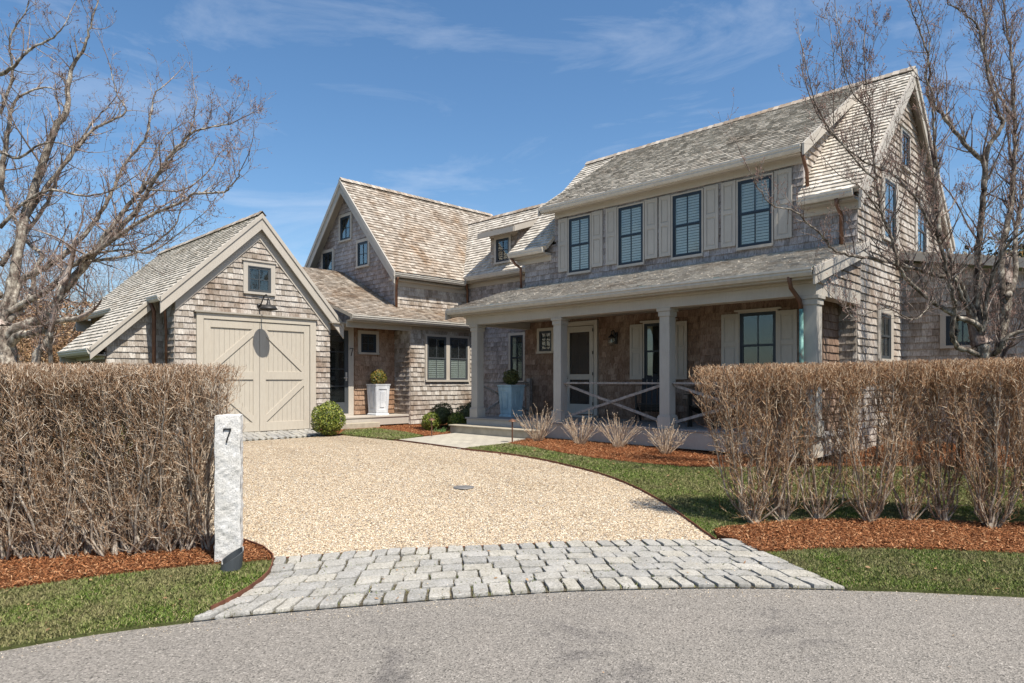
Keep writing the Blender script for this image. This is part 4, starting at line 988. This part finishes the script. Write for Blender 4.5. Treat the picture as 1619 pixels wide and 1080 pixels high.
limb_tree('bare_tree','tall leafless tree with grey lichened limbs behind the right hedge, before the gable','tree',limbs,tuple(b),21,spac=.075,l1=(.25,.68),kids=(4,2),up=.40,barkr=.62,barkmat='bark2',twigmat='twig2',bigsp=.42)
# left tree
D=9.6
b=at(8,620,D); b.z=gz(b.x,b.y)-.05
def LT(pts,d1,r0,r1,d0=D): return (pxl(pts,d0,d1,rq,.05),r0,r1)
limbs=[([b,at(8,600,D),at(6,560,D),at(2,520,D)],.21,.17),
 LT([(2,545),(28,518),(61,506),(81,492),(100,461),(110,449),(134,421),(151,400),(170,378),(205,345),(235,300),(258,262),(275,238),(303,211),(330,202),(366,195)],8.9,.10,.010),
 LT([(5,560),(26,533),(51,527),(71,522),(81,510),(102,506),(128,502)],9.0,.085,.045),
 LT([(47,600),(61,557),(77,537),(82,510),(90,478),(98,450)],9.2,.07,.055,9.2),
 LT([(79,610),(79,560),(80,525)],9.1,.035,.035,9.3),
 LT([(0,520),(20,482),(30,447),(61,429),(81,417),(102,402),(122,384),(150,350),(168,320),(183,290),(195,262),(228,222),(236,190),(244,150),(260,135)],9.9,.075,.009),
 LT([(4,520),(40,480),(51,461),(55,427),(67,404),(49,388),(37,370),(20,340),(5,300)],10.2,.05,.03),
 LT([(0,500),(26,486),(61,468),(85,451),(98,435),(122,415),(160,392),(200,365),(240,340),(290,318),(312,306),(349,305),(361,299),(375,280),(382,266)],8.6,.065,.007),
 LT([(0,530),(12,480),(25,420),(38,350),(60,280),(87,204),(104,179),(108,138),(116,102),(134,77),(143,41),(155,2)],9.8,.11,.010),
 LT([(0,300),(14,200),(25,160),(60,140),(92,140)],10.2,.05,.008,9.9),
 LT([(0,118),(26,102),(45,79),(79,63),(98,45),(112,18)],9.4,.035,.006,9.6),
 LT([(38,350),(70,300),(110,250),(142,210),(169,193),(200,175),(185,150),(173,102)],10.1,.045,.007,9.8),
 LT([(100,461),(130,420),(165,375),(192,338),(221,303),(247,279),(266,260),(276,242),(294,226),(303,201),(308,180),(311,152)],9.4,.055,.006,9.3),
 LT([(122,415),(170,410),(215,400),(250,380),(278,355),(285,330),(300,318)],9.2,.03,.006,9.3),
 LT([(151,400),(200,395),(235,400),(262,385),(300,355),(325,335)],9.0,.022,.005,9.2),
 LT([(0,420),(30,380),(70,330),(90,280),(120,230),(150,190),(178,160)],10.3,.05,.008,9.9),
 LT([(0,240),(30,250),(60,230),(90,225),(120,235)],9.2,.03,.008,9.6),
 LT([(0,360),(40,320),(80,300),(130,310),(180,300),(225,270)],9.2,.035,.007,9.6),
 LT([(221,303),(240,255),(262,215),(300,190)],9.6,.018,.005,9.4),
 LT([(235,300),(290,300),(330,270),(345,245),(362,230),(372,215)],9.1,.016,.004,9.0),
 LT([(0,470),(-40,430),(-90,380),(-150,330)],9.6,.08,.02),
 LT([(0,180),(20,120),(15,60),(40,20),(50,-20)],9.8,.03,.006,9.9),
 LT([(0,590),(-30,540),(-60,480),(-80,380)],9.6,.1,.03),
]
limb_tree('bare_tree','gnarled leafless tree covered in pale lichen, spreading over the left hedge','tree',limbs,tuple(b),22,spac=.095,l1=(.28,.68),kids=(4,2),up=.25,barkr=.80,bigsp=.75)

# ------------------------------------------------------------------ hedges
def hedge_shrub(base,axis,half,thick,ztop,seed,label,group,stemmat,twmat,stems=13,dens=1.0,lean=1.0,low=.22,foot=.04,tr=1.0):
    r=random.Random(seed); th=empty('hedge_shrub',tuple(base)); tag(th,label,'hedge shrub',group)
    ax=Vector(axis).normalized(); dp=Vector((-ax.y,ax.x,0)); z0=base.z; H=ztop(base)-z0
    st=SEG(); tw=SEG()
    def ok(p):
        q=p-base; return p.z<ztop(p)+r.uniform(-.02,.014) and abs(q.dot(dp))<thick*(1.06+.05*r.random()) and -half*1.25<q.dot(ax)<half*1.25
    def tw_(p,d,L,n,rad,lvl):
        q=p
        for i in range(n):
            d=(d+rv(r)*.17+Vector((0,0,.16))).normalized(); q2=q+d*(L/n)
            if not ok(q2): return
            tw.add(q,q2,rad*(1-.5*i/n),rad*(1-.5*(i+1)/n))
            if lvl>0 and r.random()<.8: tw_(q2,(d*.5+rv(r).normalized()*.75+Vector((0,0,.25))).normalized(),L*r.uniform(.3,.55),2,rad*.8,lvl-1)
            q=q2
    for k in range(3 if foot<.1 else 0):    # root flare
        st.add(base+rv(r)*.02-Vector((0,0,.05)),base+Vector((r.uniform(-.03,.03),r.uniform(-.03,.03),.12)),.035,.022)
    for k in range(stems):
        tx=r.uniform(-1,1)*half*1.05; ty=r.uniform(-1,1)*thick*.9
        P=[base+ax*(r.uniform(-1,1)*foot)+dp*(r.uniform(-1,1)*min(foot,.09))-Vector((0,0,.03))]; o_=P[0]-base; n=9
        bow=r.uniform(.32,.75)
        for i in range(1,n+1):
            f=i/n; g=f**bow*lean+(1-lean)*f
            P.append(base+o_*(1-f)+ax*(tx*g)+dp*(ty*g)+Vector((0,0,H*f*1.0))+rv(r)*.018)
        r0=r.uniform(.007,.015)
        for i in range(n):
            if not ok(P[i+1]): break
            st.add(P[i],P[i+1],r0*(1-.75*i/n),r0*(1-.75*(i+1)/n)); 
            h=(P[i+1].z-z0)/H
            m=(dens*(1.3+4.6*max(0,h-low))); m=int(m)+(r.random()<m-int(m))
            for _ in range(m):
                p=P[i].lerp(P[i+1],r.random()); t=(P[i+1]-P[i]).normalized()
                nd=(t*.9+rv(r).normalized()*.75+Vector((0,0,.35))).normalized()
                tw_(p,nd,r.uniform(.14,.36),4,r.uniform(.0021,.0036),2)
    # sheared top: many short upright shoots
    for k in range(int(520*dens)):
        p=base+ax*(r.uniform(-1,1)*half*1.1)+dp*(r.uniform(-1,1)*thick); p.z=ztop(p)-r.uniform(.02,.30)**1.0
        tw_(p,(Vector((0,0,1))+rv(r)*.5).normalized(),r.uniform(.06,.2),3,.0024,1)
    st.build('stems',M[stemmat],th,5); tw.build('twigs',M[twmat],th,3)
    return th
# right hedge
zt=lambda p:1.33+.075*((p.x*Rt.x+p.y*Rt.y)-2.1)/3.4
ords=['first shrub of the right hedge, leaning out over the gravel corner','second multi-stemmed shrub of the right hedge from the driveway','third shrub of the right hedge with one stout forked trunk','fourth shrub of the right hedge with a broad fan of thin stems','fifth shrub of the right hedge on a short crooked pale trunk','sixth shrub of the right hedge on a narrow pale trunk','seventh shrub of the right hedge, a wide vase with the stoutest base','eighth shrub of the right hedge at the frame edge','ninth shrub of the right hedge just out of the frame','last shrub of the right hedge beyond the frame']
bs=[(1190,830),(1238,826),(1294,824),(1376,830),(1434,828),(1491,829),(1567,839),(1660,842),(1755,846),(1850,850)]
GB=[gp(*q) for q in bs]
axr=(Vector(GB[-1])-Vector(GB[0])).normalized(); axr=Vector((axr.x,axr.y,0))
hf=[.54,.40,.44,.44,.42,.42,.50,.5,.5,.5]; ns=[20,13,14,17,12,14,22,16,16,16]
for i,g in enumerate(GB):
    base=Vector((g.x,g.y,gz(g.x,g.y)+.03)); 
    hedge_shrub(base,axr,hf[i],.27,zt,100+i,ords[i],'shrubs of the right hedge','hstem','htwig',stems=ns[i],dens=1.15,low=.03)
# left hedge
ztl=lambda p:1.318
bl_=[(-235,893),(-155,892),(-75,890),(-5,889),(62,886),(134,884),(205,881),(287,875)]
GL=[gp(*q) for q in bl_]; axl=(Vector(GL[-1])-Vector(GL[0])).normalized(); axl=Vector((axl.x,axl.y,0))
lab=['far end shrub of the left hedge','second shrub from the far end of the left hedge','outermost shrub of the left hedge, beyond the frame edge','shrub of the left hedge at the left frame edge','dense twiggy shrub of the left hedge, fourth from the granite post','dense twiggy shrub of the left hedge, third from the granite post','dense twiggy shrub of the left hedge, second from the granite post','end shrub of the left hedge standing beside the granite post']
for i,g in enumerate(GL):
    base=Vector((g.x,g.y,gz(g.x,g.y)+.02)); ax_=axl
    hedge_shrub(base,axl,.42 if i<7 else .44,.30,ztl,200+i,lab[i],'shrubs of the left hedge','hstem2','htwig2',stems=34,dens=.80,lean=.8,low=-.45,foot=.30)

# ------------------------------------------------------------------ leafy things
def leaf_ball(name,label,cat,c,rad,n,size,mat,seed,squash=1.0,group=None,core=True,stem=None,lump=.06,kind=None):
    g=np.random.default_rng(seed); base=(c[0],c[1],c[2]-rad*squash if stem is None else stem)
    th=empty(name,base); tag(th,label,cat,group)
    v=g.normal(size=(n,3)); v/=np.linalg.norm(v,axis=1,keepdims=True)
    lum=1+lump*(np.sin(v[:,0]*5+seed)*np.sin(v[:,1]*6+1)+np.sin(v[:,2]*7+v[:,0]*4))
    rr=rad*lum*(.80+.22*g.random(n)**.6); C=v*rr[:,None]*np.array([1,1,squash])+np.array(c)
    a=g.normal(size=(n,3)); a/=np.linalg.norm(a,axis=1,keepdims=True); nn=v*.8+g.normal(size=(n,3))*.6
    u=np.cross(nn,a); u/=np.linalg.norm(u,axis=1,keepdims=True); w=np.cross(nn,u); w/=np.linalg.norm(w,axis=1,keepdims=True)
    s=size*(.6+.8*g.random(n))[:,None]
    V=np.stack([C-u*s,C-w*s*.45,C+u*s,C+w*s*.45],1)
    npmesh('foliage',V.reshape(-1,3),np.arange(n*4).reshape(n,4),M[mat],th,k=4)
    r=random.Random(seed); s=SEG(); cc=Vector(c); b0=Vector(base)
    mid=Vector((c[0],c[1],c[2]-rad*squash*.6))
    s.add(b0-Vector((0,0,.02)),mid,.022*max(1,rad*3),.02*max(1,rad*3))
    for k in range(60):
        d=rv(r).normalized(); d.z=abs(d.z)*.9-.25; e=cc+Vector((d.x,d.y,d.z*squash))*rad*.9; m=mid.lerp(e,.45)+rv(r)*rad*.05
        s.add(mid,m,.006,.005); s.add(m,e,.005,.002)
    s.build('stems',M['bark'],th,4)
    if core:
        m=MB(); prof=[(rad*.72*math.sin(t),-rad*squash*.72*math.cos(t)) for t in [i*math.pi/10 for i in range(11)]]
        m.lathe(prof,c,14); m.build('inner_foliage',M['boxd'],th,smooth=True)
    return th
def bp(px,py,z):
    r=ray(px,py); t=(z-CAMZ)/r.z; return Vector((r.x*t,r.y*t,z))
q=bp(514,689,.02)
leaf_ball('boxwood_bush','round green boxwood beside the garage door','bush',(q.x-.1,q.y+.12,.36),.345,4200,.022,'box',1)
for i,(px,py,rad,mt,lb) in enumerate([(682,680,.22,'box','small sunlit yellow green boxwood below the paired windows'),(701,676,.31,'boxd','rounded boxwood in shade toned leaves between two lighter ones below the paired windows'),(722,679,.21,'box','small light green boxwood nearest the porch steps'),(742,678,.31,'boxd','rounded boxwood in shade toned leaves half hidden by the corner column')]):
    q=bp(px,py,.02); k=.0 if mt=='box' else .12; leaf_ball('boxwood_bush',lb,'bush',(q.x-k,q.y+k*.5,rad*.98),rad,2600,.020,mt,10+i,group='boxwoods by the paired windows')  # light and dark leaf colours carry the clumps' lit and shaded sides
# evergreens behind the left hedge
for i,(px,py,d,rad,mt,lb) in enumerate([(30,700,9.6,.62,'boxo','bronze green shrub glimpsed through the left part of the hedge'),(105,705,9.2,.50,'boxo','bronze tinged evergreen shrub seen through the middle of the left hedge'),(160,700,9.4,.42,'box','green evergreen shrub seen through the left hedge before the lean-to'),(200,650,10.8,.40,'boxd','dark evergreen shrub seen through the hedge near the downpipe')]):
    p=at(px,py,d); z=gz(p.x,p.y); leaf_ball('evergreen_shrub',lb,'shrub',(p.x,p.y,z+rad*.9),rad,3600,.028,mt,30+i,squash=.9,group='evergreen shrubs behind the left hedge')
# planters
def planter(name,label,base,h,wt,wb,mat,rz):
    th=empty(name,base,0); tag(th,label,'planter'); bx,by,bz=base
    ca,sa=math.cos(rz),math.sin(rz)
    def sqr(w,z): return [Vector((bx+(x*ca-y*sa)*w/2,by+(x*sa+y*ca)*w/2,bz+z)) for x,y in ((-1,-1),(1,-1),(1,1),(-1,1))]
    def loft(m,secs,cap=True):
        vs=[v for s in secs for v in s]; fs=[]
        for i in range(len(secs)-1):
            for k in range(4): fs.append((i*4+k,i*4+(k+1)%4,(i+1)*4+(k+1)%4,(i+1)*4+k))
        if cap: fs.append((3,2,1,0)); fs.append(tuple((len(secs)-1)*4+k for k in range(4)))
        m.add(vs,fs)
    m=MB(); loft(m,[sqr(wb*.94,.06),sqr(wt*.92,h-.04)]); 
    for k in range(4):     # raised frames on each face
        lo=sqr(wb*.95,.07); hi=sqr(wt*.93,h-.05); a,b2,c2,d2=lo[k],lo[(k+1)%4],hi[(k+1)%4],hi[k]
        nrm=(b2-a).cross(d2-a).normalized(); P=lambda s,t: a.lerp(b2,s).lerp(d2.lerp(c2,s),t)
        for (s0,s1,t0,t1) in ((0,.2,0,1),(.8,1,0,1),(.2,.8,0,.12),(.2,.8,.88,1),(.32,.68,.2,.8)):
            m.prism([P(s0,t0),P(s1,t0),P(s1,t1),P(s0,t1)],nrm*.012)
    m.build('body',M[mat],th,bevel=.003)
    m=MB(); loft(m,[sqr(wb*1.12,0),sqr(wb*1.12,.03),sqr(wb*1.0,.06)]); m.build('foot',M[mat],th,bevel=.003)
    m=MB(); o=[sqr(wt*1.0,h-.04),sqr(wt*1.03,h-.005),sqr(wt*1.03,h),sqr(wt*.85,h),sqr(wt*.83,h-.05)]; loft(m,o,False); m.add(sqr(wt*.84,h-.03),[(0,1,2,3)]); m.build('rim',M[mat],th)
    return th
pb=(-14.66,9.82,.28)
planter('planter','whitewashed grey tapered square planter on the entry stoop',pb,.80,.44,.36,'greyp',.0)
leaf_ball('topiary_ball','bronze and green clipped boxwood ball in the whitewashed planter','topiary',(pb[0],pb[1],1.24),.205,2200,.018,'boxo',51,stem=1.03)
pb=(-10.76,10.77,.35)
planter('planter','pale blue tapered square planter on the porch',pb,.72,.44,.35,'bluep',.0)
leaf_ball('topiary_ball','dull green clipped boxwood ball in the pale blue planter','topiary',(pb[0],pb[1],1.24),.18,1900,.018,'boxd',52,stem=1.04)
# dormant shrubs along the porch
for i,(px,py,lb) in enumerate([(850,699,'bare tan hydrangea by the porch steps, first and tallest of the row'),(918,704,'bare tan hydrangea second from the porch steps'),(977,709,'bare tan hydrangea third from the porch steps'),(1052,719,'bare tan hydrangea nearest the right hedge')]):
    g=gp(px,py); r=random.Random(70+i); base=Vector((g.x,g.y,gz(g.x,g.y)+.02)); th=empty('dormant_hydrangea',tuple(base)); tag(th,lb,'shrub','bare hydrangeas along the porch')
    s=SEG(); H=(.66,.50,.56,.48)[i]
    for k in range(62):
        a=r.uniform(0,6.283); sp=r.random()**.7*1.05; d=Vector((math.cos(a)*sp,math.sin(a)*sp,1)).normalized(); q=base+Vector((math.cos(a),math.sin(a),0))*r.random()*.09; L=H*r.uniform(.6,1.08); rad=r.uniform(.0032,.0048)
        n=6
        for j in range(n):
            d=(d+rv(r)*.07).normalized(); q2=q+d*L/n; s.add(q,q2,rad*(1-.4*j/n),rad*(1-.4*(j+1)/n))
            if j>1 and r.random()<.42:
                dd=(d+rv(r)*.55).normalized(); q3=q2+dd*r.uniform(.06,.14); s.add(q2,q3,rad*.6,rad*.4); s.add(q3,q3+dd*.015,.0045,.0025)
            q=q2
        s.add(q,q+d*.015,.005,.003)
    s.build('stems',M['ttwig'],th,5)
# daffodil tuft
g=gp(697,684); base=(g.x,g.y,gz(g.x,g.y)+.01); th=empty('leafy_clump',base); tag(th,'small clump of fresh green shoots in the mulch beside the path light','plant'); s=SEG(); r=random.Random(5)
for k in range(45):
    d=(Vector((0,0,1))+rv(r)*.5).normalized(); d.z=abs(d.z); p=Vector(base)+Vector((r.uniform(-.14,.14),r.uniform(-.1,.1),0)); s.add(p,p+d*r.uniform(.06,.14),.008,.003)
s.build('leaves',M['daff'],th,3)
# path lights
for i,(px,py,lb) in enumerate([(682.5,691,'copper mushroom path light in the mulch by the boxwoods'),(810,701,'copper mushroom path light at the corner of the stone walk')]):
    g=gp(px,py); z=gz(g.x,g.y)+.02; th=empty('path_light',(g.x,g.y,z)); tag(th,lb,'path light','copper path lights')
    h=.34 if i==0 else .40
    m=MB(); m.tube([(g.x,g.y,z-.03),(g.x,g.y,z+h)],.014,8); m.build('stem',M['copper'],th); m=MB(); m.lathe([(0,.035),(.02,.032),(.07,.0),(.078,-.012),(.0,-.010)],(g.x,g.y,z+h),16); m.build('cap',M['copper'],th)
# porch chairs
def adirondack(x,y,rz,label):
    th=empty('porch_chair',(x,y,Z0),0); tag(th,label,'chair','dark chairs on the porch'); ca,sa=math.cos(rz),math.sin(rz)
    X=lambda a,b,c:(x+a*ca-b*sa,y+a*sa+b*ca,Z0+c)
    def bar(m,p,q,h,t): P=Vector(X(*p));Q=Vector(X(*q)); m.run(P,Q,Vector((0,0,h)),Vector(X(*(p[0]+t[0],p[1]+t[1],p[2])))-P)
    m=MB()
    for k in range(5): bar(m,(-.26,-.25+.1*k,.36-.035*k),(.26,-.25+.1*k,.36-.035*k),.02,(0,.08))
    m.build('seat',M['black'],th)
    m=MB()
    for k in range(5):
        a=-.25+k*.105; h=.95-.03*abs(k-2)**1.5; m.add([X(a,.22,.2),X(a+.09,.22,.2),X(a+.09,.48,h),X(a,.48,h),X(a,.245,.2),X(a+.09,.245,.2),X(a+.09,.505,h),X(a,.505,h)],[(0,1,2,3),(7,6,5,4),(0,4,5,1),(2,6,7,3),(1,5,6,2),(0,3,7,4)])
    m.build('backrest',M['black'],th)
    for s_ in (-1,1):
        m=MB(); bar(m,(s_*.32-.05,-.32,.56),(s_*.32-.05,.36,.56),.02,(.12,0)); m.build('arm',M['black'],th)
        m=MB(); bar(m,(s_*.30-.02,-.28,0),(s_*.30-.02,-.19,0),.56,(.03,0)); m.build('leg',M['black'],th)
        m=MB(); bar(m,(s_*.28-.02,-.24,.30),(s_*.28-.02,.55,0),.08,(.03,0)); m.build('leg',M['black'],th)
adirondack(-7.25,11.15,.5,'dark slatted porch chair near the small shuttered window')
adirondack(-5.75,10.70,-.3,'dark slatted porch chair to the right of the third column')
# ------------------------------------------------------------------ granite post and its light
pb=at(362,892,6.0); zb=gz(pb.x,pb.y)
post=empty('granite_post',(pb.x,pb.y,zb)); tag(post,'rough hewn white granite post marked 7 at the driveway entrance','post')
U=Rt.copy(); U=(U*math.cos(.30)+Fw*math.sin(.30)); Vv=Vector((-U.y,U.x,0)); ptop=CAMZ-(657-HY)*5.95/FPX
bmh=MB(); rr=random.Random(9); nx,nzz=10,44; hw_=.105
def roughface(o,u,v,nu,nv,nrm,amp):
    vs=[];fs=[]
    for j in range(nv+1):
        for i in range(nu+1):
            e=(i in(0,nu)) or (j in(0,nv)); p=o+u*(i/nu)+v*(j/nv)
            f=math.sin(p.z*23+p.x*31)*.4+math.sin(p.z*61+p.y*47+p.x*17)*.35+rr.uniform(-.5,.5)
            vs.append(p+nrm*(amp*f*(0.0 if e else 1)+(0.004 if not e else 0))+(u.normalized()*math.sin(p.z*19)*.003))
    for j in range(nv):
        for i in range(nu): a=j*(nu+1)+i; fs.append((a,a+1,a+nu+2,a+nu+1))
    bmh.add(vs,fs)
c0=Vector((pb.x,pb.y,zb-.1)); Hh=ptop-zb+.1; Zv=Vector((0,0,Hh))
fl=c0-U*hw_-Vv*hw_; frp=c0+U*hw_-Vv*hw_; bl2=c0-U*hw_+Vv*hw_; br2=c0+U*hw_+Vv*hw_
roughface(fl,U*2*hw_,Zv,nx,nzz,-Vv,.0045); roughface(frp,Vv*2*hw_,Zv,nx,nzz,U,.007); roughface(br2,-U*2*hw_,Zv,nx,nzz,Vv,.007); roughface(bl2,-Vv*2*hw_,Zv,nx,nzz,-U,.007)
roughface(fl+Zv,U*2*hw_,Vv*2*hw_,nx,nx,Vector((0,0,1)),.006)
bmh.build('post_stone',M['granite'],post,smooth=False)
fp=FR(c0-Vv*(hw_+.008),U,(0,0,1)); digit7(fp,-.035,Hh-.235,.125,0,M['black'],post,.006)
lp=at(364,893,5.72); zl=gz(lp.x,lp.y)
up=empty('ground_spotlight',(lp.x,lp.y,zl)); tag(up,'black cut cylinder ground spotlight at the foot of the granite post','light')
m=MB(); n=24; vs=[];R0=.088
for k in range(n):
    a=2*math.pi*k/n; o=U*math.cos(a)*R0+Vv*math.sin(a)*R0; h=.135+.05*math.cos(a)+(.02 if math.sin(a)>0 else -.012)
    t_=U*.02
    for s_ in (1,.88): vs.append(Vector((lp.x,lp.y,zl-.03))+o*s_); vs.append(Vector((lp.x,lp.y,zl+h))+o*s_+t_)
fs=[]
for k in range(n):
    a=4*k;b_=4*((k+1)%n); fs+=[(a,b_,b_+1,a+1),(a+3,b_+3,b_+2,a+2),(a+1,b_+1,b_+3,a+3)]
m.add(vs,fs); m.build('shade',M['slate'],up,smooth=False)
m=MB(); m.lathe([(0,.06),(.05,.058),(.055,.05),(.055,0)],(lp.x,lp.y,zl),14); m.build('lamp',M['lampm'],up)
# ------------------------------------------------------------------ background woods
def crown(name,label,cat,p,h,rad,n,size,mat,seed,group=None,nt=1):
    g=np.random.default_rng(seed); z=gz(p.x,p.y); th=empty(name,(p.x,p.y,z)); tag(th,label,cat,group); r=random.Random(seed)
    K=16; cen=g.normal(size=(K,3))*np.array([rad*.5,rad*.5,h*.20])+np.array([p.x,p.y,z+h*.58]); cr_=rad*(.28+.25*g.random(K))
    k=g.integers(0,K,n); v=g.normal(size=(n,3)); v/=np.linalg.norm(v,axis=1,keepdims=True)
    C=cen[k]+v*(cr_[k]*(g.random(n)**.4))[:,None]; C[:,2]=np.clip(C[:,2],z+.1,z+h)
    a=g.normal(size=(n,3)); b_=g.normal(size=(n,3)); u=np.cross(a,b_); u/=np.linalg.norm(u,axis=1,keepdims=True); w=np.cross(u,a); w/=np.linalg.norm(w,axis=1,keepdims=True)
    s=size*(.5+g.random(n))[:,None]; V=np.stack([C-u*s,C-w*s*.5,C+u*s,C+w*s*.5],1)
    npmesh('crown',V.reshape(-1,3),np.arange(n*4).reshape(n,4),M[mat],th,k=4)
    s=SEG(); bd=SEG(); P0=Vector((p.x,p.y,z-.1))
    top=P0+Vector((0,0,h*.6)); s.add(P0,top,.10+h*.012,.05)
    for i in range(K): e=Vector(cen[i]); m_=P0+Vector((0,0,h*r.uniform(.15,.5))); s.add(m_,e,.05,.02)
    s.build('trunk',M['bark'],th,6)
def bare_far(label,p,h,seed,group):
    r=random.Random(seed); z=gz(p.x,p.y); th=empty('background_tree',(p.x,p.y,z)); tag(th,label,'tree',group); s=SEG(); bd=SEG()
    P=Vector((p.x,p.y,z-.1)); s.add(P,P+Vector((0,0,h*.35)),.14,.10)
    for k in range(12):
        b0=P+Vector((0,0,h*r.uniform(.18,.36))); d=(Vector((r.uniform(-1,1),r.uniform(-1,1),r.uniform(.7,1.8)))).normalized()
        sprout(s,bd,b0,d,h*r.uniform(.4,.62),.045,3,r,.15,.22,6,(7,6))
    s.build('branches',M['twig'],th,3)
lbl=['brown leaved tree at the left edge of the wood','russet tree in the wood behind the garage','brown undergrowth bush left of the garage','tall brown tree behind the lichened tree','low brown thicket bush beside the lean-to','far brown bush at the left','russet bush far beyond the gravel','brown tree far beyond the garage']
for i,(px,d,h,rad) in enumerate([(-60,26,4.8,2.6),(25,24,4.3,2.2),(85,20,3.4,1.8),(10,30,5.4,2.8),(110,23,3.4,1.8),(-160,24,5.0,3.0),(50,17,2.4,1.5),(150,30,4.3,2.4)]):
    p=at(px,600,d); crown('background_tree' if h>4.1 else 'background_bush',lbl[i],'tree' if h>4.1 else 'bush',p,h,rad,14000,.042 if d>20 else .03,'brownleaf' if i!=7 else 'boxo',300+i,'brown trees and bushes of the wood on the left')
for i,(px,d,h) in enumerate([(120,28,8.3),(200,31,9.6),(290,34,9.2),(40,26,8.5),(-40,27,9)]):
    bare_far(['bare pinkish tree behind the garage roof','bare tree with fine twigs beyond the garage roof','bare twiggy tree farthest right behind the garage','tall bare tree behind the lichened tree at the left','bare tree beyond the left frame edge'][i],at(px,600,d),h,400+i,'bare trees of the wood behind the garage')
for i,(px,d,h,rad) in enumerate([(1580,24,6.3,2.2),(1660,26,7.2,2.8),(1520,33,6.0,2.0)]):
    crown('evergreen_tree',['dark evergreen with bronze tips seen between the trunks right of the house','tall dark evergreen at the right frame edge','smaller dark evergreen beyond the wing roof'][i],'tree',at(px,600,d),h,rad,7000,.09,'everleaf',500+i,'evergreens behind the side wing')
